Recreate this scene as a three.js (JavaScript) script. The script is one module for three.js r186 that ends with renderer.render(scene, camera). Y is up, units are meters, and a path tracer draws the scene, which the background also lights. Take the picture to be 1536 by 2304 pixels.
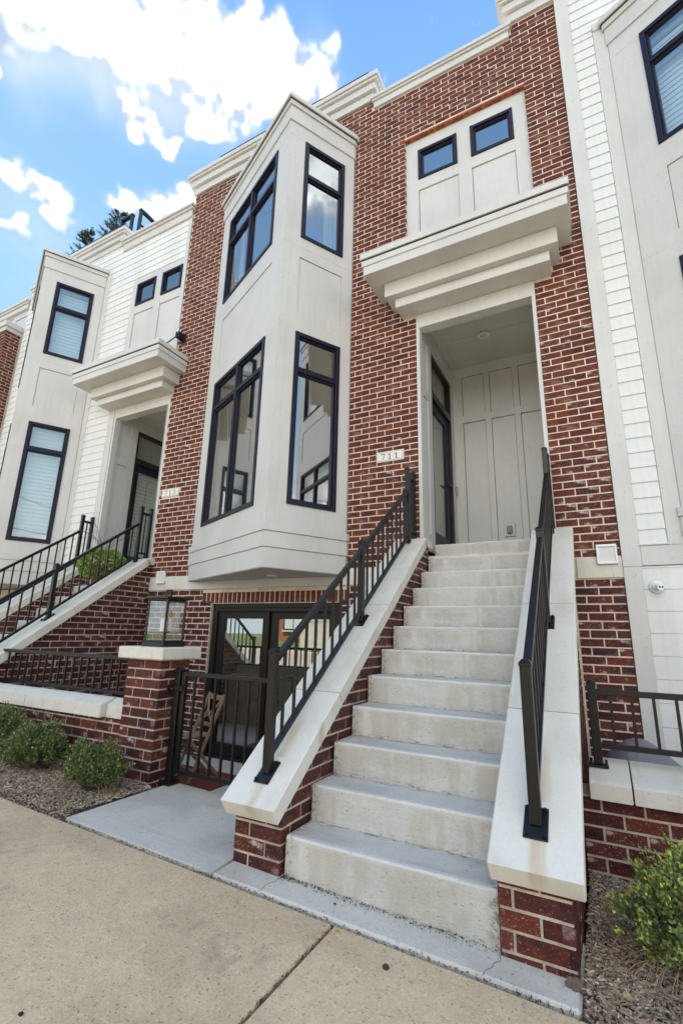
import * as THREE from 'three';
import { mergeGeometries } from 'three/addons/utils/BufferGeometryUtils.js';

// ------------------------------------------------------------------ camera, sky, sun, exposure
const scene = new THREE.Scene();
const CAM = { x: 1.6031, y: 1.248, z: 5.0638, yaw: 0.4928, pitch: 0.2499, roll: 0.0241, f: 1070.3, W: 1536, H: 2304 };
const camera = new THREE.PerspectiveCamera(2 * Math.atan(CAM.H / 2 / CAM.f) * 180 / Math.PI, CAM.W / CAM.H, 0.05, 600);
camera.position.set(CAM.x, CAM.y, CAM.z);
camera.rotation.set(CAM.pitch, CAM.yaw, CAM.roll, 'YXZ');
camera.updateMatrixWorld(true);
const renderer = new THREE.WebGLRenderer({ antialias: true });
renderer.toneMapping = THREE.LinearToneMapping;
renderer.toneMappingExposure = 2.02;
renderer.shadowMap.enabled = true;

const SUN_DIR = new THREE.Vector3(-0.26, 0.93, -0.43).normalize();   // behind the row of houses: the fronts and the pavement are in their shade
const sun = new THREE.DirectionalLight(new THREE.Color(1.0, 0.93, 0.82), 5.0);
sun.position.copy(SUN_DIR).multiplyScalar(60);
sun.castShadow = true; sun.shadow.radius = 1;
Object.assign(sun.shadow.camera, { left: -40, right: 40, top: 40, bottom: -40, near: 1, far: 160 });
sun.shadow.mapSize.set(4096, 4096);
scene.add(sun); scene.add(sun.target);

// ------------------------------------------------------------------ random numbers and noise
function rng(seed) { let s = seed >>> 0; return () => { s = (s + 0x6d2b79f5) | 0; let t = Math.imul(s ^ (s >>> 15), 1 | s); t = (t + Math.imul(t ^ (t >>> 7), 61 | t)) ^ t; return ((t ^ (t >>> 14)) >>> 0) / 4294967296; }; }
const hash3 = (x, y, z) => { let h = Math.imul(x, 374761393) ^ Math.imul(y, 668265263) ^ Math.imul(z, 2147483647 - 58); h = Math.imul(h ^ (h >>> 13), 1274126177); h ^= h >>> 16; return (h >>> 0) / 4294967296; };
const sm = (t) => t * t * (3 - 2 * t);
const lerp = (a, b, t) => a + (b - a) * t;
const clamp = (v, a = 0, b = 1) => Math.min(b, Math.max(a, v));
const smooth = (a, b, v) => sm(clamp((v - a) / (b - a)));
function vnoise3(x, y, z, seed = 0) {
  const xi = Math.floor(x), yi = Math.floor(y), zi = Math.floor(z), u = sm(x - xi), v = sm(y - yi), w = sm(z - zi), s = seed * 7919;
  const l = (a, b, c) => hash3(xi + a + s, yi + b, zi + c);
  return lerp(lerp(lerp(l(0, 0, 0), l(1, 0, 0), u), lerp(l(0, 1, 0), l(1, 1, 0), u), v), lerp(lerp(l(0, 0, 1), l(1, 0, 1), u), lerp(l(0, 1, 1), l(1, 1, 1), u), v), w);
}
function fbm3(x, y, z, oct, seed) { let a = 0, n = 0, k = 1; for (let o = 0; o < oct; o++) { a += k * vnoise3(x, y, z, seed + o); n += k; k *= 0.5; x *= 2.03; y *= 2.03; z *= 2.03; } return a / n; }
function tnoise(x, y, px, py, seed) {   // tileable value noise: x in [0,px), y in [0,py)
  const xi = Math.floor(x), yi = Math.floor(y), u = sm(x - xi), v = sm(y - yi);
  const l = (a, b) => hash3(((xi + a) % px + px) % px, ((yi + b) % py + py) % py, seed * 131 + 17);
  return lerp(lerp(l(0, 0), l(1, 0), u), lerp(l(0, 1), l(1, 1), u), v);
}
function tfbm(u, v, fx, fy, oct, seed) { let a = 0, n = 0, k = 1; for (let o = 0; o < oct; o++) { a += k * tnoise(u * fx, v * fy, fx, fy, seed + o); n += k; k *= 0.55; fx *= 2; fy *= 2; } return a / n; }

// ------------------------------------------------------------------ sky: blue air with fair-weather clouds
function pixelDir(px, py) { return new THREE.Vector3((px - CAM.W / 2) / CAM.f, -(py - CAM.H / 2) / CAM.f, -1).applyEuler(camera.rotation).normalize(); }
{
  const blobs = [];
  const add = (px, py, r, w = 1) => { const d = pixelDir(px, py); const c = 1 / Math.hypot((px - CAM.W / 2) / CAM.f, (py - CAM.H / 2) / CAM.f, 1); blobs.push([d.x, d.y, d.z, (r / CAM.f) * Math.pow(c, 1.5), w]); };
  for (const b of [[60, -40, 150], [150, 20, 110], [260, 50, 110], [360, 90, 105], [460, 110, 115], [560, 120, 110], [640, 130, 90], [710, 165, 62], [660, 215, 60], [590, 240, 55], [520, 205, 70], [420, 170, 70, .8], [300, 120, 80, .8], [180, 90, 80, .7], [-60, 60, 100, .8],
    [430, 22, 36], [748, 92, 44, .9], [772, 80, 34, .8], [275, 248, 44], [315, 272, 48], [355, 294, 48], [398, 315, 38], [490, 290, 50], [530, 285, 36], [440, 268, 40, .8], [0, 140, 42], [20, 392, 34], [70, 404, 44], [118, 430, 44], [165, 452, 34], [98, 498, 28], [146, 512, 46], [190, 520, 26], [25, 510, 36],
    [250, 450, 24], [300, 448, 46], [355, 455, 46], [410, 440, 40], [60, 552, 34, .45], [990, 66, 20, .6], [1112, 20, 26], [860, 170, 18, .6], [1060, 40, 16, .5]]) add(...b);
  for (const b of [[.615, .79, 0, .10, 1], [.60, .80, .03, .10, 1], [.63, .775, .02, .08, 1], [.57, .81, .11, .10, 1], [.57, .80, -.11, .09, 1]]) { const l = Math.hypot(b[0], b[1], b[2]); blobs.push([b[0] / l, b[1] / l, b[2] / l, b[3], b[4]]); }   // the cloud that the upper bay window mirrors
  const nb = blobs.length; for (const b of [[110, 100, 120, .4], [220, 145, 105, .45], [330, 185, 95, .6], [430, 215, 80, .6], [520, 240, 70, .5], [60, 150, 60, .2], [100, 550, 90, .18], [20, 470, 120, .15], [700, 110, 60, .3], [240, 245, 40, .35]]) add(...b);
  const veils = blobs.splice(nb), clear = [[-.72, .69, 0, .09], [.74, .5, .43, .06], [-.14, .77, .62, .05], [-.64, .59, .48, .05], [.88, .46, .07, .05], [.70, .71, .02, .012]];   // the windows mirror clear sky there
  const view = pixelDir(400, 250), w = 2048, h = 1024, data = new Float32Array(w * h * 4);
  for (let j = 0; j < h; j++) {
    const el = (j + .5) / h * Math.PI - Math.PI / 2, y = Math.sin(el), ce = Math.cos(el);
    const e = clamp(el / (Math.PI / 2));
    const t1 = smooth(0, .34, e), t2 = smooth(.25, .85, e);
    const air = [lerp(lerp(.53, .215, t1), .097, t2), lerp(lerp(.63, .375, t1), .222, t2), lerp(lerp(.66, .565, t1), .515, t2)];
    for (let i = 0; i < w; i++) {
      const az = ((i + .5) / w - .5) * 2 * Math.PI, x = Math.cos(az) * ce, z = Math.sin(az) * ce, k = (j * w + i) * 4;
      let cover = 0, white = 1, tintB = 0;
      if (el > -0.05) {
        const near = x * view.x + y * view.y + z * view.z;
        const inView = near > .05, n = fbm3(x * 10, y * 12, z * 10, inView ? 6 : 3, 3), n2 = inView ? fbm3(x * 40, y * 46, z * 40, 4, 11) : .5, wx = near > .1 ? (fbm3(x * 16, y * 16, z * 16, inView ? 4 : 2, 15) - .5) * .075 : 0, wy = near > .1 ? (fbm3(x * 16 + 4, y * 16, z * 16, inView ? 4 : 2, 17) - .5) * .075 : 0;
        const field = (X, Yy, Z) => { let miss = 1; for (const b of blobs) { const d2 = (X - b[0]) ** 2 + (Yy - b[1]) ** 2 + (Z - b[2]) ** 2; if (d2 < b[3] * b[3] * 7) miss *= 1 - .94 * b[4] * Math.exp(-d2 / (b[3] * b[3] * .9)); } return 1 - miss; };
        let f = 0, above = 0;
        if (near > .1) { f = field(x + wx, y + wy, z - wx); if (f > .02) above = field(x + wx - x * y * .07, y + wy + ce * ce * .07, z - wx - z * y * .07); }
        let open = smooth(.62, .35, near);
        if (open > 0) for (const k of clear) open *= 1 - Math.exp(-((x - k[0]) ** 2 + (y - k[1]) ** 2 + (z - k[2]) ** 2) / k[3]);
        if (open > 0) { const g = fbm3(x * 2.6 + 5, y * 4.2, z * 2.6, 4, 21); f = Math.max(f, open * smooth(.36, .56, g)); }
        let veil = 0; for (const b of veils) { const d2 = (x + wx - b[0]) ** 2 + (y + wy - b[1]) ** 2 + (z - b[2]) ** 2; if (d2 < b[3] * b[3] * 6) veil += b[4] * Math.exp(-d2 / (b[3] * b[3])); }
        if (f > .02) {
        const q = f + (n - .5) * .8 + (n2 - .5) * .85, under = Math.max(smooth(-.02, .30, above - f + (n - .5) * .25), smooth(.54, .40, fbm3(x * 6, y * 9, z * 6, 3, 51)) * .9), soft = lerp(.20, .42, smooth(.42, .62, fbm3(x * 5, y * 7, z * 5, 2, 33))) + under * .22;
        cover = Math.pow(smooth(.56 - soft, .56 + soft * .8, q), 1.9) * smooth(.08, .42, f);
        const thick = smooth(.45, 1.25, q + (n2 - .5) * .9);
        white = lerp(lerp(.45, 3.0, thick), lerp(.37, .52, thick), under * .92); tintB = under;
        }
        const thin = clamp(veil, 0, .7) * (.3 + 1.4 * n); if (thin > cover) { white = lerp(.54, white, cover); cover = thin; }
      }
      const c = [white * lerp(1, .88, tintB), white * lerp(.985, .96, tintB), white * lerp(.95, .99, tintB)];
      for (let q = 0; q < 3; q++) data[k + q] = lerp(air[q], c[q], cover);
      data[k + 3] = 1;
    }
  }
  const sky = new THREE.DataTexture(data, w, h, THREE.RGBAFormat, THREE.FloatType);
  sky.mapping = THREE.EquirectangularReflectionMapping; sky.magFilter = THREE.LinearFilter; sky.minFilter = THREE.LinearFilter; sky.wrapS = THREE.RepeatWrapping; sky.needsUpdate = true;
  scene.background = sky; scene.environment = sky;
}

// ------------------------------------------------------------------ textures
const s2l = (c) => (c <= .04045 ? c / 12.92 : Math.pow((c + .055) / 1.055, 2.4));
const l2s = (c) => (c <= .0031308 ? c * 12.92 : 1.055 * Math.pow(clamp(c, 0, 1), 1 / 2.4) - .055);
function tex(w, h, metresW, metresH, fn, { data = false } = {}) {   // fn(u, v) gives linear rgb, or one value
  const a = new Uint8Array(w * h * 4);
  for (let j = 0; j < h; j++) for (let i = 0; i < w; i++) {
    const c = fn((i + .5) / w, (j + .5) / h), k = (j * w + i) * 4;
    if (typeof c === 'number') a[k] = a[k + 1] = a[k + 2] = clamp(data ? c : l2s(c)) * 255;
    else for (let q = 0; q < 3; q++) a[k + q] = clamp(data ? c[q] : l2s(clamp(c[q]))) * 255;
    a[k + 3] = 255;
  }
  const t = new THREE.DataTexture(a, w, h);
  t.wrapS = t.wrapT = THREE.RepeatWrapping; t.magFilter = THREE.LinearFilter; t.minFilter = THREE.LinearMipmapLinearFilter; t.generateMipmaps = true;
  if (!data) t.colorSpace = THREE.SRGBColorSpace;
  t.repeat.set(1 / metresW, 1 / metresH); t.needsUpdate = true;
  return t;
}
const mix3 = (a, b, t) => [lerp(a[0], b[0], t), lerp(a[1], b[1], t), lerp(a[2], b[2], t)];
const mul3 = (a, k) => [a[0] * k, a[1] * k, a[2] * k];
function brickTexture(base, dark, warm, white, seed) {   // fired clay: mottled, flecked, mortar smears where `white` is high
  return tex(768, 768, .72, .72, (u, v) => {
    const a = tfbm(u, v, 7, 9, 5, seed), b = tfbm(u, v, 26, 60, 4, seed + 20), s = tfbm(u, v, 110, 150, 2, seed + 40), e = tfbm(u, v, 10, 14, 5, seed + 60);
    let c = mix3(base, dark, smooth(.42, .72, a)); c = mix3(c, warm, smooth(.58, .8, tfbm(u, v, 5, 8, 4, seed + 80)) * .7);
    c = mul3(c, .62 + .76 * b);
    c = mix3(c, [.46, .38, .34], smooth(.70, .86, s) * .5 * (.3 + white));
    c = mix3(c, [.50, .42, .40], smooth(.60, .80, e) * white * (.25 + .9 * s));
    return c;
  });
}
const T = {};
T.brickRed = brickTexture([.146, .040, .0245], [.092, .026, .020], [.175, .055, .027], .26, 1);
T.brickWhite = brickTexture([.125, .034, .024], [.078, .023, .021], [.15, .043, .025], 1.25, 5);
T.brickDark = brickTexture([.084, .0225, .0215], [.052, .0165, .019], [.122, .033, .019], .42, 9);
T.brickBump = tex(512, 512, .5, .5, (u, v) => .5 * tfbm(u, v, 12, 16, 5, 31) + .5 * tfbm(u, v, 90, 110, 2, 36), { data: true });
T.mortar = tex(512, 512, .6, .6, (u, v) => { const a = tfbm(u, v, 6, 6, 5, 41), b = tfbm(u, v, 120, 120, 2, 44); return mul3(mix3([.74, .615, .51], [.60, .49, .40], smooth(.35, .7, a)), .8 + .34 * b); });
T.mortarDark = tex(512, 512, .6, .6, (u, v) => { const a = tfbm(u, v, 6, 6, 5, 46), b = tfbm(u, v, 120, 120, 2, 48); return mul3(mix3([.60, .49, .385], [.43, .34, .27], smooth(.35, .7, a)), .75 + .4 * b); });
T.grain = tex(512, 512, .4, .4, (u, v) => .5 * tfbm(u, v, 100, 100, 2, 51) + .5 * tfbm(u, v, 8, 8, 5, 53), { data: true });
const paintTexture = (c, seed) => tex(768, 768, 1.9, 1.9, (u, v) => { const rain = tfbm(u, v, 60, 4, 4, seed + 31), spot = tfbm(u, v, 70, 70, 2, seed + 37); const dirt = 1 - .07 * smooth(.5, .75, rain) * tfbm(u, v, 5, 5, 3, seed + 41) - .16 * smooth(.80, .92, spot); const a = tfbm(u, v, 4, 3, 5, seed), b = tfbm(u, v, 60, 60, 3, seed + 9), d = tfbm(u, v, 90, 12, 3, seed + 15); return mul3(mix3(c, mul3(c, .93), smooth(.35, .75, a)), (.97 + .035 * b + .02 * d) * dirt); });
T.trim = paintTexture([.60, .585, .558], 61);
T.siding = paintTexture([.75, .75, .73], 65);
T.limestone = tex(768, 768, 1.0, 1.0, (u, v) => {
  const a = tfbm(u, v, 4, 4, 6, 71), b = tfbm(u, v, 150, 150, 2, 75), p = tfbm(u, v, 60, 60, 2, 78), st = tfbm(u, v, 14, 3, 5, 79);
  let c = mul3(mix3([.66, .625, .545], [.57, .53, .45], smooth(.35, .72, a)), .94 + .1 * b); c = mix3(c, [.42, .36, .28], smooth(.74, .86, p) * .4); return mix3(c, [.56, .49, .38], smooth(.6, .8, st) * .35);
});
T.concrete = tex(1024, 1024, 1.4, 1.4, (u, v) => {
  const a = tfbm(u, v, 5, 5, 6, 81), b = tfbm(u, v, 200, 200, 2, 84), p = tfbm(u, v, 120, 120, 2, 88), br = tfbm(u, v, 6, 300, 2, 86);
  let c = mul3(mix3([.60, .56, .485], [.50, .465, .395], smooth(.35, .7, a)), .84 + .2 * b + .1 * br); return mix3(c, [.13, .115, .1], smooth(.76, .88, p) * .6);
});
T.sidewalk = tex(1152, 1152, 1.6, 1.6, (u, v) => {   // weathered tan concrete with its sand and pebbles laid bare
  const a = tfbm(u, v, 4, 4, 6, 91), s = tfbm(u, v, 256, 256, 1, 94), s2 = tfbm(u, v, 150, 150, 2, 96), g = tfbm(u, v, 3, 3, 6, 98), m = tfbm(u, v, 40, 40, 4, 101);
  let c = mix3([.67, .50, .315], [.575, .42, .262], smooth(.35, .7, a));
  c = mul3(c, .78 + .22 * s + .22 * m); c = mix3(c, [.80, .66, .48], smooth(.72, .9, s2) * .75); c = mix3(c, [.17, .105, .06], smooth(.70, .9, tfbm(u, v, 190, 190, 2, 104)) * .75);
  return mix3(c, [.20, .165, .125], smooth(.60, .82, g) * smooth(.40, .66, m) * .38);
});
T.step = tex(2048, 640, 4.4, .45, (u, v) => {   // v: riser 0..0.42, tread above; four step lengths side by side
  const x = u * 4.4 % 1.1, edge = Math.min(x, 1.1 - x), a = tfbm(u, v, 14, 3, 6, 111), b = tfbm(u, v, 500, 120, 2, 114), pit = tfbm(u, v, 330, 80, 2, 117), br = tfbm(u, v, 10, 160, 2, 119);
  let c = mix3([.555, .532, .485], [.475, .453, .408], smooth(.35, .7, a));
  c = mul3(c, .84 + .24 * b + .08 * br);
  if (v < .42) {   // tannin and water marks run down the risers
    const run = tfbm(u, .3, 46, 3, 4, 121), ragged = tfbm(u, v, 90, 8, 4, 124), top = v / .42;
    const tan = smooth(.42, .62, run + (ragged - .5) * .45);
    c = mix3(c, [.43, .385, .305], tan * .55 * smooth(.99, .9, top));
    c = mix3(c, [.66, .645, .60], smooth(.62, .86, tfbm(u, .7, 40, 3, 4, 128) + (ragged - .5) * .35) * .55 * smooth(.98, .92, top));
    c = mix3(c, [.36, .205, .075], smooth(.74, .88, tfbm(u, .1, 34, 3, 3, 131) + (ragged - .5) * .3) * .4 * smooth(.97, .9, top));
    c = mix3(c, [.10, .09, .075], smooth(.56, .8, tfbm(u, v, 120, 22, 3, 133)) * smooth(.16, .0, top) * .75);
  } else {
    const back = (v - .42) / .58;
    c = mix3(c, [.655, .64, .59], smooth(.18, .15, back) * .75 * (.6 + .4 * ragged2(u, v)));
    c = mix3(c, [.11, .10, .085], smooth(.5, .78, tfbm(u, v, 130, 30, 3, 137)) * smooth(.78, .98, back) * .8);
  }
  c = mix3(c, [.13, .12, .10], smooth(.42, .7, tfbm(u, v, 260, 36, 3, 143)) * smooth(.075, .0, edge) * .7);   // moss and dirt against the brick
  return mix3(c, [.12, .105, .09], smooth(.76, .9, pit) * .6);
});
function ragged2(u, v) { return tfbm(u, v, 60, 20, 3, 141); }
T.soil = tex(512, 512, .8, .8, (u, v) => mul3(mix3([.075, .05, .033], [.14, .10, .07], tfbm(u, v, 14, 14, 5, 151)), .6 + .8 * tfbm(u, v, 90, 90, 3, 155)));
T.asphalt = tex(512, 512, 2, 2, (u, v) => mul3([.30, .265, .215], .7 + .6 * tfbm(u, v, 100, 100, 3, 161)));
T.grass = tex(512, 512, 3, 3, (u, v) => mul3(mix3([.06, .10, .02], [.13, .15, .045], tfbm(u, v, 10, 10, 5, 171)), .5 + 1.0 * tfbm(u, v, 120, 120, 3, 175)));
T.wood = tex(256, 512, .12, .5, (u, v) => mul3(mix3([.33, .22, .12], [.20, .13, .07], tfbm(u, v, 24, 3, 5, 181)), .75 + .5 * tfbm(u, v, 60, 5, 3, 184)));
T.mat = tex(256, 256, .2, .2, (u, v) => mul3([.15, .032, .02], .5 + 1.0 * tfbm(u, v, 80, 80, 2, 191)));
T.steel = tex(256, 256, .5, .5, (u, v) => mix3([.42, .11, .035], [.20, .055, .02], smooth(.35, .7, tfbm(u, v, 12, 12, 5, 195))));

// ------------------------------------------------------------------ materials
const std = (o) => new THREE.MeshStandardMaterial(o);
const phys = (o) => new THREE.MeshPhysicalMaterial(o);
const rgb = (r, g, b) => new THREE.Color().setRGB(r, g, b);
const TINTS = [[1, 1, 1], [.84, .82, .84], [1, .92, .82], [.70, .68, .72], [.93, .95, .92], [.80, .75, .74], [1, .96, .86]];
const brickMats = (map, rough) => TINTS.map((t) => phys({ specularIntensity: .4, map, color: rgb(...t), roughness: rough, bumpMap: T.brickBump, bumpScale: .0025 }));
const M = {
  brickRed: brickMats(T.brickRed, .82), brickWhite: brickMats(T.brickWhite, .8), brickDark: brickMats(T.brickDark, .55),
  stuffRed: phys({ specularIntensity: .4, map: T.brickRed, vertexColors: true, roughness: .82, bumpMap: T.brickBump, bumpScale: .0025 }),
  stuffWhite: phys({ specularIntensity: .4, map: T.brickWhite, vertexColors: true, roughness: .8, bumpMap: T.brickBump, bumpScale: .0025 }),
  stuffDark: phys({ specularIntensity: .4, map: T.brickDark, vertexColors: true, roughness: .55, bumpMap: T.brickBump, bumpScale: .0025 }),
  mortar: std({ map: T.mortar, roughness: .95, bumpMap: T.grain, bumpScale: .003 }), mortarDark: std({ map: T.mortarDark, roughness: .95, bumpMap: T.grain, bumpScale: .003 }),
  trim: std({ map: T.trim, roughness: .5, bumpMap: T.grain, bumpScale: .0004 }), siding: std({ map: T.siding, roughness: .55, bumpMap: T.grain, bumpScale: .0004 }),
  limestone: std({ map: T.limestone, roughness: .8, bumpMap: T.grain, bumpScale: .001 }), concrete: std({ map: T.concrete, roughness: .92, bumpMap: T.grain, bumpScale: .002 }),
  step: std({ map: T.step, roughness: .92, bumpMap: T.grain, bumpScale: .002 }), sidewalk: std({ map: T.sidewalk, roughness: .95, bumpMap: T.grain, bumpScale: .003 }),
  soil: std({ map: T.soil, roughness: 1 }), asphalt: std({ map: T.asphalt, roughness: .95 }), grass: std({ map: T.grass, roughness: 1 }),
  iron: phys({ color: rgb(.0075, .0062, .0068), roughness: .36, specularIntensity: .75, bumpMap: T.grain, bumpScale: .0003 }),
  frame: phys({ color: rgb(.0095, .0078, .021), roughness: .42, specularIntensity: .55 }), frameBrown: phys({ color: rgb(.013, .0105, .008), roughness: .4, specularIntensity: .6 }),
  glass: phys({ color: rgb(.86, .93, .92), roughness: 0, transmission: 1, thickness: 0, ior: 3.2 }),
  mirrorGlass: phys({ color: rgb(.84, .92, .92), roughness: 0, transmission: 1, thickness: 0, ior: 5.0 }),
  clear: phys({ color: rgb(.95, .96, .96), roughness: 0, transmission: 1, thickness: 0, ior: 2.5 }),
  blind: std({ color: rgb(.62, .68, .68), roughness: .6 }), blindGreen: std({ color: rgb(.42, .50, .42), roughness: .7 }),
  room: std({ color: rgb(.34, .32, .28), roughness: .9 }), curtain: std({ color: rgb(.40, .35, .28), roughness: .95, side: THREE.DoubleSide }),
  white: std({ color: rgb(.80, .80, .78), roughness: .45 }), rust: std({ map: T.steel, roughness: .85 }), roofDark: std({ color: rgb(.022, .021, .03), roughness: .5 }),
  wood: std({ map: T.wood, roughness: .75 }), doormat: std({ map: T.mat, roughness: 1 }), cover: std({ color: rgb(.16, .155, .175), roughness: .7, side: THREE.DoubleSide }),
  chrome: std({ color: rgb(.5, .5, .5), roughness: .25, metalness: 1 }), amber: phys({ color: rgb(.9, .62, .30), roughness: .05, transmission: .9, thickness: 0, ior: 1.5 }), wax: std({ color: rgb(.78, .76, .70), roughness: .5 }),
  black: std({ color: rgb(.01, .01, .011), roughness: .4 }),
  tan: std({ color: rgb(.44, .30, .16), roughness: .9 }), bark: std({ color: rgb(.09, .065, .045), roughness: 1 }),
};

// ------------------------------------------------------------------ helpers
const used = new Map();
function numbered(n) { const k = used.get(n) ?? 0; used.set(n, k + 1); return k ? n + '_' + String(k).padStart(3, '0') : n; }
function dress(o) { o.traverse((m) => { if (m.isMesh) { m.castShadow = true; m.receiveShadow = true; } }); return o; }
function thing(name, label, category, [x, y, z] = [0, 0, 0], group) {   // a Group at the thing's base; its parts are given in world coordinates
  const o = new THREE.Group(); o.name = numbered(name); o.position.set(x, y, z); scene.add(o);
  o.userData = { label, category }; if (group) o.userData.group = group;
  return o;
}
function rootOf(o) { while (o.parent && o.parent !== scene) o = o.parent; return o; }
function merged(g) { const l = Array.isArray(g) ? g : [g]; return l.length === 1 ? l[0] : mergeGeometries(l.map((q) => (q.index ? q.toNonIndexed() : q))); }
function part(parent, name, geos, mat, extra) {
  const g = merged(geos), r = rootOf(parent);
  g.translate(-r.position.x, -r.position.y, -r.position.z);
  const m = new THREE.Mesh(g, mat); m.name = name; m.castShadow = m.receiveShadow = true; if (extra) Object.assign(m.userData, extra);
  parent.add(m); return m;
}
function structure(name, geos, mat) { const m = new THREE.Mesh(merged(geos), mat); m.name = numbered(name); m.userData.kind = 'structure'; m.castShadow = m.receiveShadow = true; scene.add(m); return m; }
function boxUV(g, ou = 0, ov = 0) {   // uv in metres from the dominant axis of each face
  if (g.index) g = g.toNonIndexed();
  g.computeVertexNormals();
  const p = g.attributes.position, uv = new Float32Array(p.count * 2), a = new THREE.Vector3(), b = new THREE.Vector3(), c = new THREE.Vector3();
  for (let i = 0; i < p.count; i += 3) {
    a.fromBufferAttribute(p, i); b.fromBufferAttribute(p, i + 1).sub(a); c.fromBufferAttribute(p, i + 2).sub(a); b.cross(c);
    const ax = Math.abs(b.x), ay = Math.abs(b.y), az = Math.abs(b.z);
    for (let k = i; k < i + 3; k++) {
      const x = p.getX(k), y = p.getY(k), z = p.getZ(k);
      const [u, v] = az >= ax && az >= ay ? [x, y] : ax >= ay ? [z, y] : [x, z];
      uv[k * 2] = u + ou; uv[k * 2 + 1] = v + ov;
    }
  }
  g.setAttribute('uv', new THREE.BufferAttribute(uv, 2));
  return g;
}
function fromFaces(faces) {   // convex polygons -> flat-shaded triangles
  const v = [];
  for (const f of faces) for (let i = 1; i + 1 < f.length; i++) v.push(...f[0], ...f[i], ...f[i + 1]);
  const g = new THREE.BufferGeometry(); g.setAttribute('position', new THREE.Float32BufferAttribute(v, 3));
  return boxUV(g);
}
function box(x0, x1, y0, y1, z0, z1, b = .003) {   // chamfered box, 44 triangles
  if (x1 < x0) [x0, x1] = [x1, x0]; if (y1 < y0) [y0, y1] = [y1, y0]; if (z1 < z0) [z0, z1] = [z1, z0];
  b = Math.min(b, (x1 - x0) * .3, (y1 - y0) * .3, (z1 - z0) * .3);
  const X = [x0, x1], Y = [y0, y1], Z = [z0, z1], S = [1, -1], F = [];
  const vx = (i, j, k) => [X[i], Y[j] + S[j] * b, Z[k] + S[k] * b], vy = (i, j, k) => [X[i] + S[i] * b, Y[j], Z[k] + S[k] * b], vz = (i, j, k) => [X[i] + S[i] * b, Y[j] + S[j] * b, Z[k]];
  const quad = (p, q, r, s, flip) => F.push(flip ? [p, s, r, q] : [p, q, r, s]);
  for (const i of [0, 1]) quad(vx(i, 0, 0), vx(i, 1, 0), vx(i, 1, 1), vx(i, 0, 1), i === 0);
  for (const j of [0, 1]) quad(vy(0, j, 0), vy(0, j, 1), vy(1, j, 1), vy(1, j, 0), j === 0);
  for (const k of [0, 1]) quad(vz(0, 0, k), vz(1, 0, k), vz(1, 1, k), vz(0, 1, k), k === 0);
  for (const i of [0, 1]) for (const j of [0, 1]) quad(vx(i, j, 0), vy(i, j, 0), vy(i, j, 1), vx(i, j, 1), (i + j) % 2 === 1);
  for (const i of [0, 1]) for (const k of [0, 1]) quad(vx(i, 0, k), vx(i, 1, k), vz(i, 1, k), vz(i, 0, k), (i + k) % 2 === 1);
  for (const j of [0, 1]) for (const k of [0, 1]) quad(vy(0, j, k), vz(0, j, k), vz(1, j, k), vy(1, j, k), (j + k) % 2 === 1);
  for (const i of [0, 1]) for (const j of [0, 1]) for (const k of [0, 1]) F.push((i + j + k) % 2 ? [vx(i, j, k), vy(i, j, k), vz(i, j, k)] : [vx(i, j, k), vz(i, j, k), vy(i, j, k)]);
  return fromFaces(F);
}
function bar(p, q, w, h, b = .002) {   // a square bar from p to q; h is measured upward
  const P = new THREE.Vector3(...p), Q = new THREE.Vector3(...q), d = Q.clone().sub(P), L = d.length(); d.normalize();
  const up = Math.abs(d.y) > .95 ? new THREE.Vector3(0, 0, 1) : new THREE.Vector3(0, 1, 0), x = new THREE.Vector3().crossVectors(up, d).normalize(), y = new THREE.Vector3().crossVectors(d, x);
  const g = box(-w / 2, w / 2, -h / 2, h / 2, 0, L, b); g.applyMatrix4(new THREE.Matrix4().makeBasis(x, y, d).setPosition(P)); return boxUV(g);
}
function cyl(p, q, r0, r1, n = 10) {
  const P = new THREE.Vector3(...p), Q = new THREE.Vector3(...q), d = Q.clone().sub(P), g = new THREE.CylinderGeometry(r1, r0, d.length(), n).toNonIndexed();
  g.applyQuaternion(new THREE.Quaternion().setFromUnitVectors(new THREE.Vector3(0, 1, 0), d.clone().normalize())); g.translate((P.x + Q.x) / 2, (P.y + Q.y) / 2, (P.z + Q.z) / 2); return g;
}
// a vertical face of a wall: s runs along it, y up, n outwards
function plane(x0, z0, x1, z1) { const L = Math.hypot(x1 - x0, z1 - z0), ux = (x1 - x0) / L, uz = (z1 - z0) / L; return { L, m: new THREE.Matrix4().makeBasis(new THREE.Vector3(ux, 0, uz), new THREE.Vector3(0, 1, 0), new THREE.Vector3(-uz, 0, ux)).setPosition(x0, 0, z0) }; }
const onFace = (f, g) => { g.applyMatrix4(f.m); return g; };
function fbox(f, s0, s1, y0, y1, n0, n1, b) { return onFace(f, box(s0, s1, y0, y1, n0, n1, b)); }
function sheet(f, s0, s1, y0, y1, holes, n0, depth) {   // a board with rectangular openings
  const s = new THREE.Shape([new THREE.Vector2(s0, y0), new THREE.Vector2(s1, y0), new THREE.Vector2(s1, y1), new THREE.Vector2(s0, y1)]);
  for (const [a, b, c, d] of holes) s.holes.push(new THREE.Path([new THREE.Vector2(a, c), new THREE.Vector2(a, d), new THREE.Vector2(b, d), new THREE.Vector2(b, c)]));
  const g = boxUV(new THREE.ExtrudeGeometry(s, { depth, bevelEnabled: false })); g.translate(0, 0, n0); return onFace(f, g);
}
function prism(poly, y0, y1) {   // a plan outline of [x, z] points, raised from y0 to y1
  const g = new THREE.ExtrudeGeometry(new THREE.Shape(poly.map(([x, z]) => new THREE.Vector2(x, -z))), { depth: y1 - y0, bevelEnabled: false });
  g.rotateX(-Math.PI / 2); g.translate(0, y0, 0); return boxUV(g);
}
const GS = 0.0294;                                     // the pavement falls to the right
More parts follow.
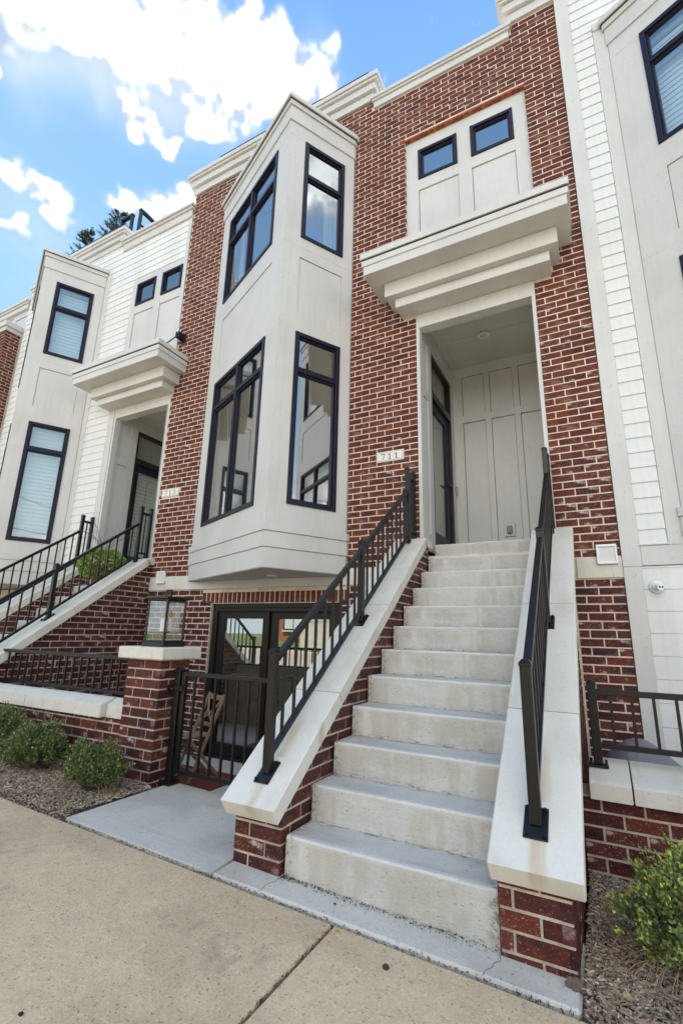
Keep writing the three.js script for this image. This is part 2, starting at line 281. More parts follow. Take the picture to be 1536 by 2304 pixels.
const gy = (x) => -GS * x;
function tilt(g) { const p = g.attributes.position; for (let i = 0; i < p.count; i++) p.setY(i, p.getY(i) + gy(p.getX(i))); return g; }
// how large a thing shows: used only to choose which pieces become meshes of their own
const VP = new THREE.Vector3();
function shown(x, y, z, nx, ny, nz) {
  VP.set(x, y, z).applyMatrix4(camera.matrixWorldInverse); if (VP.z > -.1) return 0;
  const px = CAM.f * VP.x / -VP.z, py = CAM.f * VP.y / -VP.z; if (Math.abs(px) > 800 || Math.abs(py) > 1190) return 0;
  const d = Math.hypot(CAM.x - x, CAM.y - y, CAM.z - z); return Math.max(0, ((CAM.x - x) * nx + (CAM.y - y) * ny + (CAM.z - z) * nz) / d) / (d * d) * 100;
}

// ------------------------------------------------------------------ brickwork
const BL = .2146, BH = .0774, JT = .0125, brickCache = new Map();
function brickShape(poly, depth, ou, ov) {   // poly in (s, y), front at n = 0, chamfered arris
  const c = .003, cx = poly.reduce((a, p) => a + p[0], 0) / poly.length, cy = poly.reduce((a, p) => a + p[1], 0) / poly.length;
  const inn = poly.map(([s, y]) => [s + Math.sign(cx - s) * Math.min(c, Math.abs(cx - s)), y + Math.sign(cy - y) * Math.min(c, Math.abs(cy - y))]);
  const F = [inn.map(([s, y]) => [s, y, 0])];
  for (let i = 0; i < poly.length; i++) { const j = (i + 1) % poly.length, a = poly[i], b = poly[j]; F.push([[...inn[i], 0], [...a, -c], [...b, -c], [...inn[j], 0]], [[...a, -c], [...a, -depth], [...b, -depth], [...b, -c]]); }
  const g = fromFaces(F), uv = g.attributes.uv; for (let i = 0; i < uv.count; i++) uv.setXY(i, uv.getX(i) + ou, uv.getY(i) + ov); return g;
}
function clipLine(poly, line) {   // keep what lies below y = line(s)
  const out = [];
  for (let i = 0; i < poly.length; i++) { const a = poly[i], b = poly[(i + 1) % poly.length], da = a[1] - line(a[0]), db = b[1] - line(b[0]); if (da <= 0) out.push(a); if ((da < 0) !== (db < 0) && da !== db) { const t = da / (da - db); out.push([lerp(a[0], b[0], t), lerp(a[1], b[1], t)]); } }
  return out;
}
// collects the bricks of one face; every brick knows its face matrix, outline and material family
function layBricks(list, f, s0, s1, y0, y1, { holes = [], line = null, fam = 'Red', phase = 0, course0 = 0, depth = .07, seed = 1, white = null, soldier = false } = {}) {
  const R = rng(seed * 977 + 13);
  const put = (a, b, c, d) => {
    let poly = [[a, c], [b, c], [b, d], [a, d]], plain = true;
    if (line) { const q = clipLine(poly, line); if (q.length < 3) return; plain = q.length === 4 && d <= Math.min(line(a), line(b)); poly = q; }
    const fm = white && R() < white((a + b) / 2, (c + d) / 2) ? 'White' : fam;
    list.push({ f, poly, plain, w: b - a, h: d - c, fam: fm, tint: Math.floor(R() * 14) % TINTS.length, v: Math.floor(R() * 5), depth, jig: (R() - .5) * .004, tw: (R() - .5) * .006 });
  };
  if (soldier) { for (let s = s0; s + BH - JT <= s1 + .01; s += BH) put(s + JT / 2, s + BH - JT / 2, y0 + JT / 2, y1 - JT / 2); return; }
  const k0 = Math.floor((y0 - course0) / BH + .02);
  for (let k = k0; course0 + k * BH < y1 - .012; k++) {
    const c = Math.max(y0, course0 + k * BH + JT / 2), d = Math.min(y1, course0 + (k + 1) * BH - JT / 2); if (d - c < .018) continue;
    let free = [[s0, s1]];
    for (const [ha, hb, hc, hd] of holes) if ((c + d) / 2 > hc && (c + d) / 2 < hd) free = free.flatMap(([a, b]) => [[a, Math.min(b, ha)], [Math.max(a, hb), b]]).filter(([a, b]) => b - a > .03);
    const off = phase + ((k % 2 + 2) % 2) * BL / 2;
    for (const [a, b] of free) for (let i = Math.floor((a - off) / BL); off + i * BL < b; i++) {
      let l = off + i * BL, r = l + BL; const wob = .0;
      l = l <= a + .012 ? a : l + JT / 2 + wob; r = r >= b - .012 ? b : r - JT / 2; if (l < a) l = a; if (r - l < .028) continue;
      put(l, r, c, d);
    }
  }
}
function brickGeo(b) {
  if (!b.plain) return { g: brickShape(b.poly, b.depth, b.v * .19, b.v * .31), s: 0, y: 0 };
  const w = Math.round(b.w * 500) / 500, h = Math.round(b.h * 500) / 500, key = [w, h, b.v, b.depth].join();
  if (!brickCache.has(key)) brickCache.set(key, brickShape([[0, 0], [w, 0], [w, h], [0, h]], b.depth, b.v * .19 + .07, b.v * .31 + .05));
  return { g: brickCache.get(key), s: b.poly[0][0], y: b.poly[0][1] };
}
function buildBricks(parent, list, most = 300) {   // the bricks that show largest become meshes of their own, the rest one joined part
  const r = rootOf(parent), P = new THREE.Vector3(), mtx = new THREE.Matrix4();
  for (const b of list) { const e = b.f.m.elements; P.set(b.poly.reduce((a, p) => a + p[0], 0) / b.poly.length, b.poly.reduce((a, p) => a + p[1], 0) / b.poly.length, 0).applyMatrix4(b.f.m); b.size = shown(P.x, P.y, P.z, e[8], e[9], e[10]) * b.w * b.h; }
  list.sort((a, b) => b.size - a.size);
  const rest = { Red: [], White: [], Dark: [] };
  list.forEach((b, i) => {
    const q = brickGeo(b); mtx.copy(b.f.m).multiply(new THREE.Matrix4().makeTranslation(q.s, q.y, b.jig)).multiply(new THREE.Matrix4().makeRotationZ(b.plain ? b.tw : 0));
    mtx.premultiply(new THREE.Matrix4().makeTranslation(-r.position.x, -r.position.y, -r.position.z));
    if (i < most && b.size > 0) {
      const m = new THREE.Mesh(q.g, M['brick' + b.fam][b.tint]); m.name = 'brick'; m.castShadow = m.receiveShadow = true; mtx.decompose(m.position, m.quaternion, m.scale); parent.add(m);
    } else {
      const g = q.g.clone(); g.applyMatrix4(mtx); const t = TINTS[b.tint], c = new Float32Array(g.attributes.position.count * 3); for (let k = 0; k < c.length; k += 3) { c[k] = t[0]; c[k + 1] = t[1]; c[k + 2] = t[2]; }
      g.setAttribute('color', new THREE.BufferAttribute(c, 3)); rest[b.fam === 'White' ? (most ? 'White' : 'Red') : b.fam].push(g);
    }
  });
  const groups = Object.entries(rest).filter(([, l]) => l.length);
  if (!groups.length) return;
  const all = mergeGeometries(groups.map(([, l]) => mergeGeometries(l)), true);
  const m = new THREE.Mesh(all, groups.length > 1 ? groups.map(([k]) => M['stuff' + k]) : M['stuff' + groups[0][0]]); m.name = 'brickwork'; m.userData.kind = 'stuff'; m.castShadow = m.receiveShadow = true; parent.add(m);
}

// ------------------------------------------------------------------ windows, blinds, bays, canopies: shared by the houses
function makeWindow(house, f, s0, s1, y0, y1, { transom = null, mull = [], w = .052, proud = .018, mat = M.frame, glass = M.glass } = {}) {
  const F = [fbox(f, s0, s0 + w, y0, y1, -.07, proud), fbox(f, s1 - w, s1, y0, y1, -.07, proud), fbox(f, s0 + w, s1 - w, y0, y0 + w, -.07, proud - .002), fbox(f, s0 + w, s1 - w, y1 - w, y1, -.07, proud - .002)];
  const win = part(house, 'window', F, mat);
  const cols = [s0 + w, ...mull.flatMap((m) => [m - w * .55, m + w * .55]), s1 - w], rows = [y0 + w, ...(transom ? [transom - w * .6, transom + w * .6] : []), y1 - w];
  for (const m of mull) part(win, 'mullion', fbox(f, m - w * .55, m + w * .55, y0 + w, y1 - w, -.06, proud - .005), mat);
  for (let i = 0; i < cols.length; i += 2) {
    if (transom) part(win, 'transom_bar', fbox(f, cols[i], cols[i + 1], transom - w * .6, transom + w * .6, -.06, proud - .008), mat);
    for (let j = 0; j < rows.length; j += 2) {
      const [a, b, c, d] = [cols[i], cols[i + 1], rows[j], rows[j + 1]], q = .024;
      part(win, 'sash', [fbox(f, a, a + q, c, d, -.055, -.008), fbox(f, b - q, b, c, d, -.055, -.008), fbox(f, a + q, b - q, c, c + q, -.055, -.009), fbox(f, a + q, b - q, d - q, d, -.055, -.009)], mat);
      const g = new THREE.PlaneGeometry(b - a - 2 * q + .006, d - c - 2 * q + .006); g.translate((a + b) / 2, (c + d) / 2, -.032); part(win, 'glass_pane', onFace(f, g), glass);
    }
  }
  return win;
}
function makeBlind(house, f, s0, s1, y0, y1, mat, pitch = .07, n = -.14) {
  const head = part(house, 'window_blind', fbox(f, s0, s1, y1 - .06, y1, n - .03, n + .015), mat);
  const g = box(s0, s1, -pitch * .53, pitch * .53, -.0015, .0015, .0005); g.rotateX(-.16);
  for (let y = y0 + pitch / 2; y < y1 - .07; y += pitch) part(head, 'slat', onFace(f, g.clone().translate(0, y, n)), mat);
}
function makeRoom(house, x0, x1, y0, y1, z0, z1) {   // inside faces of a room; open at the front
  const t = .02; part(house, 'room', [box(x0, x1, y0 - t, y0, z0, z1, 0), box(x0, x1, y1, y1 + t, z0, z1, 0), box(x0 - t, x0, y0, y1, z0, z1, 0), box(x1, x1 + t, y0, y1, z0, z1, 0), box(x0, x1, y0, y1, z0 - t, z0, 0)], M.room);
}
function offsetBay(o, xl, xr, ax, az, rl, rr) {   // plan outline of the pointed bay, grown outwards by o
  const L = plane(xl, rl, ax, az), Rr = plane(ax, az, xr, rr), nl = [L.m.elements[8], L.m.elements[10]], nr = [Rr.m.elements[8], Rr.m.elements[10]];
  const d = 1 + nl[0] * nr[0] + nl[1] * nr[1], k = o / d, lz = (x) => rl + o / nl[1] - (x - xl) * nl[0] / nl[1], rz = (x) => rr + o / nr[1] - (x - xr) * nr[0] / nr[1];
  return [[xl - o, -.02], [xl - o, lz(xl - o)], [ax + (nl[0] + nr[0]) * k, az + (nl[1] + nr[1]) * k], [xr + o, rz(xr + o)], [xr + o, -.02]];
}
function makeBay(house, dx, Y, { blinds = null, curtains = false, glass = M.glass } = {}) {
  const xl = -3.567 + dx, xr = -1.034 + dx, ax = -1.554 + dx, az = .953, rl = .03, rr = .04, P = (o) => offsetBay(o, xl, xr, ax, az, rl, rr);
  const L = plane(xl, rl, ax, az), R = plane(ax, az, xr, rr), yb = Y(1.925), yt = Y(8.56);
  const rowsY = [[Y(2.67), Y(4.925), Y(4.40)], [Y(6.355), Y(7.985), Y(7.42)]], pan = [Y(5.245), Y(6.045)];
  // s positions come from the x of each feature on its face
  const sL = (x) => (x + dx - xl) / (ax - xl) * L.L, sR = (x) => (x + dx - ax) / (xr - ax) * R.L;
  const wl = [sL(-3.29), sL(-1.842)], wr = [sR(-1.435), sR(-1.11)], pl = [sL(-3.26), sL(-1.81)];
  const skin = [], raised = [], inset = [];
  for (const [f, w, p] of [[L, wl, pl], [R, wr, wr]]) {
    const holes = rowsY.map(([a, b]) => [w[0], w[1], a, b]);
    skin.push(sheet(f, 0, f.L, yb, yt, holes, -.10, .05)); raised.push(sheet(f, .0, f.L, Y(2.2), Y(8.3), [...holes, [p[0], p[1], ...pan]], -.0495, .0495)); inset.push([f, [p[0], p[1], ...pan]]);
  }
  const ret = plane(xr, rr, xr, -.02), retL = plane(xl, -.02, xl, rl);
  const bay = part(house, 'bay', skin, M.trim);
  part(bay, 'face_board', raised, M.trim); for (const [f, p] of inset) insetPanels(bay, f, [p], -.0495, -.014, .004);
  for (const [f, a, b, c, d] of [[L, 0, wl[0], 7.985, 7.988], [L, wl[1], L.L, 7.985, 7.988], [R, 0, wr[0], 7.985, 7.988], [R, wr[1], R.L, 7.985, 7.988], [R, 0, R.L, 6.2, 6.203], [L, 0, wl[0], 5.1, 5.103]]) part(bay, 'caulked_seam', fbox(f, a, b, Y(c), Y(d), 0, .0012, .0003), M.mortarDark); part(bay, 'return_board', [fbox(ret, 0, ret.L, yb, yt, -.04, .003), fbox(retL, 0, retL.L, yb, yt, -.04, .003)], M.trim);
  part(bay, 'corner_seam', [fbox(L, L.L - .105, L.L - .1, Y(2.45), Y(8.36), 0, .0022, .0005), fbox(R, .1, .105, Y(2.45), Y(8.36), 0, .0022, .0005)], M.trim);
  for (const [a, b, o] of [[1.925, 2.145, .012], [2.15, 2.325, .024], [2.33, 2.415, .036]]) part(bay, 'base_board', prism(P(o), Y(a), Y(b)), M.trim);
  for (const [a, b, o] of [[8.225, 8.466, .02], [8.47, 8.547, .042]]) part(bay, 'cornice_board', prism(P(o), Y(a), Y(b)), M.trim);
  part(bay, 'metal_cap', prism(P(.075), Y(8.555), Y(8.625)), M.trim); part(bay, 'drip_edge', prism(P(.055), Y(8.5475), Y(8.5548)), M.roofDark);
  for (const [a, b, t] of rowsY) {
    makeWindow(house, L, wl[0], wl[1], a, b, { transom: t + .09, mull: [lerp(wl[0], wl[1], .5)], glass }); makeWindow(house, R, wr[0], wr[1], a, b, { transom: t, glass });
    if (blinds) { makeBlind(house, R, wr[0] + .06, wr[1] - .06, a + .05, b - .04, blinds); makeBlind(house, L, wl[0] + .06, wl[1] - .06, a + .05, b - .04, blinds); }
  }
  part(bay, 'soffit', prism(P(-.0), Y(1.918), Y(1.924)), M.trim);
  part(bay, 'floor_slab', prism(P(-.08), Y(5.2), Y(6.2)), M.room); part(bay, 'floor_slab', prism(P(-.08), Y(2.2), Y(2.5)), M.room); part(bay, 'ceiling', prism(P(-.08), Y(8.1), Y(8.2)), M.room);
  if (curtains) {
    const wavy = (f, s0, s1, y0, y1, n) => { const g = new THREE.PlaneGeometry(s1 - s0, y1 - y0, 48, 6), p = g.attributes.position; for (let i = 0; i < p.count; i++) { const s = p.getX(i), t = (p.getY(i) / (y1 - y0) + .5); p.setZ(i, Math.sin(s * 62 + Math.sin(s * 17) * 2) * .028); p.setX(i, s * lerp(1.12, .86, t) + .03 * (1 - t)); } g.computeVertexNormals(); g.translate((s0 + s1) / 2, (y0 + y1) / 2, n); return onFace(f, g); };
    part(house, 'curtain', wavy(L, wl[0] + .04, wl[0] + .24, Y(6.25), Y(8.05), -.2), M.curtain); part(house, 'curtain', wavy(R, wr[1] - .2, wr[1] - .02, Y(6.25), Y(8.05), -.22), M.curtain);
  }
  makeRoom(house, xl - .3, xr + .3, Y(2.5), Y(5.2), -4, -.1); makeRoom(house, xl - .3, xr + .3, Y(6.2), Y(8.1), -4, -.1);
  return bay;
}
function makeCanopy(house, dx, Y, xr = 1.745) {
  const c = part(house, 'canopy', box(-.575 + dx, xr - .03 + dx, Y(5.535), Y(5.735), -.05, .59), M.trim);
  part(c, 'metal_cap', box(-.61 + dx, xr + dx, Y(5.75), Y(5.835), -.05, .625), M.trim); part(c, 'drip_edge', box(-.6 + dx, xr - .01 + dx, Y(5.737), Y(5.748), -.05, .612, .001), M.roofDark);
  part(c, 'fascia_board', box(-.595 + dx, xr - .012 + dx, Y(5.655), Y(5.734), .0, .606), M.trim);
  part(c, 'fascia_board', box(-.395 + dx, xr - .155 + dx, Y(5.335), Y(5.532), -.05, .345), M.trim);
  part(c, 'fascia_board', box(-.285 + dx, xr - .25 + dx, Y(5.205), Y(5.332), -.05, .26), M.trim);
  return c;
}
function makeCornice(house, x0, x1, yb, steps, back = -.3, name = 'cornice') {   // steps: [height, projection] from the bottom up
  let y = yb, c = null;
  steps.forEach(([h, p], i) => { const e = (p - steps[0][1]); const g = box(x0 - e, x1 + e, y, y + h - .003, back, p, .004); if (!c) c = part(house, name, g, M.trim); else part(c, i === steps.length - 1 ? 'metal_cap' : 'cornice_board', g, M.trim); y += h; });
  return c;
}
function makePlaque(house, text, x0, x1, y0, y1, z) {
  const p = part(house, 'number_plaque', box(x0, x1, y0, y1, z - .03, z + .008), M.limestone);
  const cv = document.createElement('canvas'); cv.width = 512; cv.height = Math.round(512 * (y1 - y0) / (x1 - x0)); const k = cv.getContext('2d');
  k.fillStyle = '#dcd9cf'; k.fillRect(0, 0, cv.width, cv.height); k.strokeStyle = '#55524c'; k.lineWidth = 5; k.strokeRect(14, 14, cv.width - 28, cv.height - 28);
  k.fillStyle = '#15130f'; k.font = '' + Math.round(cv.height * .86) + 'px serif'; k.textAlign = 'center'; k.textBaseline = 'middle'; k.letterSpacing = '8px'; k.fillText(text.split('').join('\u200a'), cv.width / 2, cv.height * .52);
  const t = new THREE.CanvasTexture(cv); t.colorSpace = THREE.SRGBColorSpace;
  const g = new THREE.PlaneGeometry(x1 - x0 - .012, y1 - y0 - .012); g.translate((x0 + x1) / 2, (y0 + y1) / 2, z + .0095); part(p, 'number_face', g, std({ map: t, roughness: .6 }));
  return p;
}
function makeVent(house, x0, x1, y0, y1, z) {
  const v = part(house, 'vent_cover', [box(x0, x0 + .018, y0, y1, z, z + .03), box(x1 - .018, x1, y0, y1, z, z + .03), box(x0, x1, y0, y0 + .02, z, z + .031), box(x0, x1, y1 - .025, y1, z, z + .032), box(x0, x1, y0, y1, z, z + .006)], M.white);
  const h = (y1 - y0 - .045) / 4; for (let i = 0; i < 4; i++) { const g = box(x0 + .018, x1 - .018, 0, h * .96, -.002, .002, .0005); g.rotateX(.28); g.translate(0, y0 + .02 + i * h, z + .012); part(v, 'louver', g, M.white); }
}
function insetPanels(parent, f, panels, n0, n1, gap = .006) { for (const [a, b, c, d] of panels) part(parent, 'panel', fbox(f, a + gap, b - gap, c + gap, d - gap, n0, n1, .002), M.trim); }
function makePanelWall(house, f, s0, s1, y0, y1, panels, name = 'panel_wall', openings = []) {   // boards with inset panels; an open reveal runs round each panel
  const w = part(house, name, sheet(f, s0, s1, y0, y1, openings, -.062, .014), M.trim); part(w, 'batten_frame', sheet(f, s0, s1, y0, y1, [...panels, ...openings], -.0475, .0475), M.trim); insetPanels(w, f, panels, -.0475, -.017); return w;
}
function layPlanks(house, x0, x1, y0, y1, { holes = [], exp = .148, z = 0, mat = M.siding, name = 'siding_plank', flat = false } = {}) {
  const backing = part(house, 'siding', holesBox(x0, x1, y0, y1, holes, z - .05, z - .006), M.siding), cache = new Map();
  for (let y = y0; y < y1 - .02; y += exp) {
    const top = Math.min(y + exp, y1); let free = [[x0, x1]];
    for (const [a, b, c, d] of holes) if (y + exp * .5 > c && y + exp * .5 < d) free = free.flatMap(([p, q]) => [[p, Math.min(q, a)], [Math.max(p, b), q]]).filter(([p, q]) => q - p > .02);
    for (const [a, b] of free) { const w = b - a; const g = flat ? box(0, w, .0015, top - y - .0015, -.004, .006, .002) : fromFaces([[[0, 0, .014], [w, 0, .014], [w, top - y + .012, .001], [0, top - y + .012, .001]], [[0, 0, -.002], [w, 0, -.002], [w, 0, .014], [0, 0, .014]], [[0, 0, -.002], [0, 0, .014], [0, top - y, .001], [0, top - y, -.002]], [[w, 0, .014], [w, 0, -.002], [w, top - y, -.002], [w, top - y, .001]]]); g.translate(a, y, z); part(backing, name, g, mat); }
  }
  return backing;
}
function holesBox(x0, x1, y0, y1, holes, z0, z1) { return sheet({ m: new THREE.Matrix4() }, x0, x1, y0, y1, holes.map(([a, b, c, d]) => [Math.max(a, x0 + .001), Math.min(b, x1 - .001), Math.max(c, y0 + .001), Math.min(d, y1 - .001)]).filter(([a, b, c, d]) => b > a && d > c), z0, z1 - z0); }
const ZF = { m: new THREE.Matrix4(), L: 1 };
const zface = (z) => plane(0, z, 1, z);

// ------------------------------------------------------------------ the setting
M.smoothEdge = std({ map: T.concrete, color: rgb(1, 1, 1), roughness: .75, bumpMap: T.grain, bumpScale: .0006 }); M.concrete.color.setRGB(.97, .965, .95);
structure('ground', box(-150, 150, -1.6, -1.5, -60, 150, 0), M.soil);
const GX0 = -34, GX1 = 26;
function slabGeo(x0, x1, z0, z1, y0, y1, b = .006) { return tilt(box(x0, x1, y0, y1, z0, z1, b)); }
{ // public pavement: big tan slabs with open joints over dirt
  const bed = structure('pavement', slabGeo(GX0, GX1, 2.6, 5.3, -1.4, -.022, 0), M.soil);
  const xs = []; for (let x = .42 - 2.46 * 8; x < 22; x += 2.46) xs.push(x);
  for (let i = 0; i + 1 < xs.length; i++) for (const [a, b] of [[2.845, 5.25]]) { const m = new THREE.Mesh(slabGeo(xs[i] + .006, xs[i + 1] - .006, a, b, -.12, 0, .007), M.sidewalk); m.name = 'paving_slab'; m.castShadow = m.receiveShadow = true; bed.add(m); }
}
structure('verge', slabGeo(GX0, GX1, 5.3, 6.9, -1.4, -.02, 0), M.grass);
structure('kerb', slabGeo(GX0, GX1, 6.9, 7.05, -1.4, 0, .01), M.concrete);
structure('road', slabGeo(GX0, GX1, 7.05, 15.5, -1.4, -.14, 0), M.asphalt);
structure('far_kerb', slabGeo(GX0, GX1, 15.5, 15.65, -1.4, 0, .01), M.concrete);
structure('lawn', slabGeo(GX0, GX1, 15.65, 60, -1.4, -.01, 0), M.grass);
structure('back_yard', slabGeo(GX0, GX1, -40, -9.6, -1.4, -.3, 0), M.grass);
structure('planting_bed', [slabGeo(-4.3, -1.575, 2.05, 2.84, -1.4, -.012, 0)], M.soil);
structure('planting_bed', [slabGeo(1.41, 6, 1.5, 2.84, -1.4, -.012, 0)], M.soil);
// strip at the foot of the stairs and the little landing before the gate
{ const e = structure('entry_slab', slabGeo(-1.57, -.335, 1.90, 2.666, -1.4, .0055, .001), M.concrete), b = new THREE.Mesh(slabGeo(-1.57, -.335, 2.667, 2.815, -1.4, .006, .001), M.smoothEdge); b.name = 'trowelled_edge'; b.castShadow = b.receiveShadow = true; e.add(b); }
{ const a = structure('stair_apron', slabGeo(-.328, 1.41, 2.35, 2.815, -1.4, .004, .012), M.smoothEdge), R = rng(91);   // with a hairline crack at the pier
  const line = (pts) => new THREE.TubeGeometry(new THREE.CatmullRomCurve3(pts.map(([x, z]) => new THREE.Vector3(x, gy(x) + .004, z))), 24, .0014, 4).toNonIndexed();
  const c = new THREE.Mesh(mergeGeometries([line([[1.115, 2.63], [1.105, 2.66], [1.112, 2.69], [1.092, 2.715], [1.088, 2.75], [1.07, 2.78], [1.068, 2.812]]), line([[-.01, 2.66], [-.004, 2.70], [-.02, 2.74], [-.012, 2.812]])]), M.soil); c.name = 'crack'; a.add(c); }
structure('area_step', box(-1.6, -.33, -.6, -.13, 1.6, 1.899, .01), M.concrete);
structure('area_floor', box(-4.4, -.33, -1.4, -.32, -.1, 2.0, 0), M.concrete);
structure('area_floor', box(1.41, 6, -1.4, -.32, -.1, 1.48, 0), M.concrete);

// ------------------------------------------------------------------ entry recess with its side door
function makeEntry(house, dx, Y, { doorBlind = null, xr = 1.305 } = {}) {
  const LW = plane(-.08 + dx, -.02, -.08 + dx, -1.62), BW = plane(-.08 + dx, -1.62, xr + dx, -1.62), yc = Y(5.29);
  const lw = makePanelWall(house, LW, 0, LW.L, 2.2, yc, [[.13, .34, 2.42, Y(4.18)], [.13, .34, Y(4.3), Y(5.0)], [.5, .92, Y(5.05), Y(5.2)], [1.02, 1.4, Y(5.05), Y(5.2)]], 'porch_side_wall', [[.49, 1.46, 2.27, Y(4.975)]]);
  part(lw, 'backing', fbox(LW, 0, LW.L, 2.2, yc, -1.2, -1.1, 0), M.room);
  const cols = [[.06, .39], [.47, .80], [.88, 1.22]].map(([a, b]) => [a + .08, b + .08]);
  makePanelWall(house, BW, 0, BW.L, 2.2, yc, cols.flatMap(([a, b]) => [[a, b, 2.24, Y(4.365)], [a, b, Y(4.475), Y(5.13)]]), 'porch_back_wall');
  part(house, 'porch_side_wall', box(xr - .02 + dx, xr + .06 + dx, 2.2, yc, -1.62, -.09, .002), M.trim);
  const c = part(house, 'porch_ceiling', box(-.1 + dx, xr + dx, yc, yc + .05, -1.66, -.02, .002), M.trim);
  part(c, 'ceiling_batten', box(-.08 + dx, xr - .02 + dx, yc - .02, yc - .001, -.98, -.86), M.trim); part(c, 'ceiling_batten', box(-.078 + dx, .0 + dx, yc - .018, yc - .001, -1.6, -.1), M.trim);
  const disc = new THREE.CylinderGeometry(.072, .078, .016, 32); disc.translate(.56 + dx, yc - .03, -.86); const dl = part(c, 'downlight', disc.toNonIndexed(), M.white); const lens = new THREE.CylinderGeometry(.052, .052, .004, 28); lens.translate(.56 + dx, yc - .0395, -.86); part(c, 'downlight_lens', lens.toNonIndexed(), M.trim);
  const hd = part(house, 'porch_header', box(-.075 + dx, xr - .03 + dx, Y(5.012), Y(5.203), -.13, .012), M.trim);
  part(hd, 'header_return', box(-.06 + dx, xr - .045 + dx, Y(5.05), yc, -.2, -.131), M.trim);
  part(house, 'porch_jamb', box(-.104 + dx, -.062 + dx, 2.2, Y(5.203), -.1, .010), M.trim); part(house, 'porch_jamb', box(xr - .042 + dx, xr - .001 + dx, 2.2, Y(5.203), -.1, .010), M.trim);
  // door with transom light
  const s0 = .49, s1 = 1.46, dy = Y(4.36), ty = Y(4.975);
  const fr = part(house, 'door_frame', [fbox(LW, s0, s0 + .045, 2.27, ty, -.12, -.004), fbox(LW, s1 - .06, s1, 2.27, ty, -.12, -.004), fbox(LW, s0 + .045, s1 - .06, ty - .05, ty, -.12, -.005), fbox(LW, s0 + .045, s1 - .06, dy - .03, dy + .07, -.12, -.005), fbox(LW, s0, s1, 2.262, 2.285, -.15, -.003)], M.black);
  const pane = (a, b, c0, d, n) => { const g = new THREE.PlaneGeometry(b - a, d - c0); g.translate((a + b) / 2, (c0 + d) / 2, n); return onFace(LW, g); };
  part(fr, 'transom_pane', pane(s0 + .045, s1 - .06, dy + .07, ty - .05, -.045), M.glass);
  const door = part(house, 'door', [fbox(LW, s0 + .05, s0 + .15, 2.29, dy - .035, -.085, -.04), fbox(LW, s1 - .23, s1 - .065, 2.29, dy - .035, -.085, -.04), fbox(LW, s0 + .15, s1 - .23, 2.29, 2.52, -.085, -.041), fbox(LW, s0 + .15, s1 - .23, dy - .17, dy - .035, -.085, -.041)], M.frame);
  part(door, 'door_glass', pane(s0 + .15, s1 - .23, 2.52, dy - .17, -.06), M.glass);
  part(door, 'door_handle', [fbox(LW, s1 - .165, s1 - .125, 3.2, 3.42, -.041, -.03), fbox(LW, s1 - .26, s1 - .13, 3.29, 3.315, -.005, .012), fbox(LW, s1 - .155, s1 - .135, 3.29, 3.312, -.03, 0)], M.black);
  makeRoom(house, -3.6 + dx, -.22 + dx, 2.25, Y(5.05), -4.1, -.4);
  if (doorBlind) makeBlind(house, LW, s0 + .12, s1 - .2, 2.5, dy - .1, doorBlind, .07, -.12);
}
const Y0 = (y) => y, YK = (k) => (y) => (y > 2.2 ? y - k * (y - 2.2) : y), Y713 = YK(.033), Y709 = YK(.022);

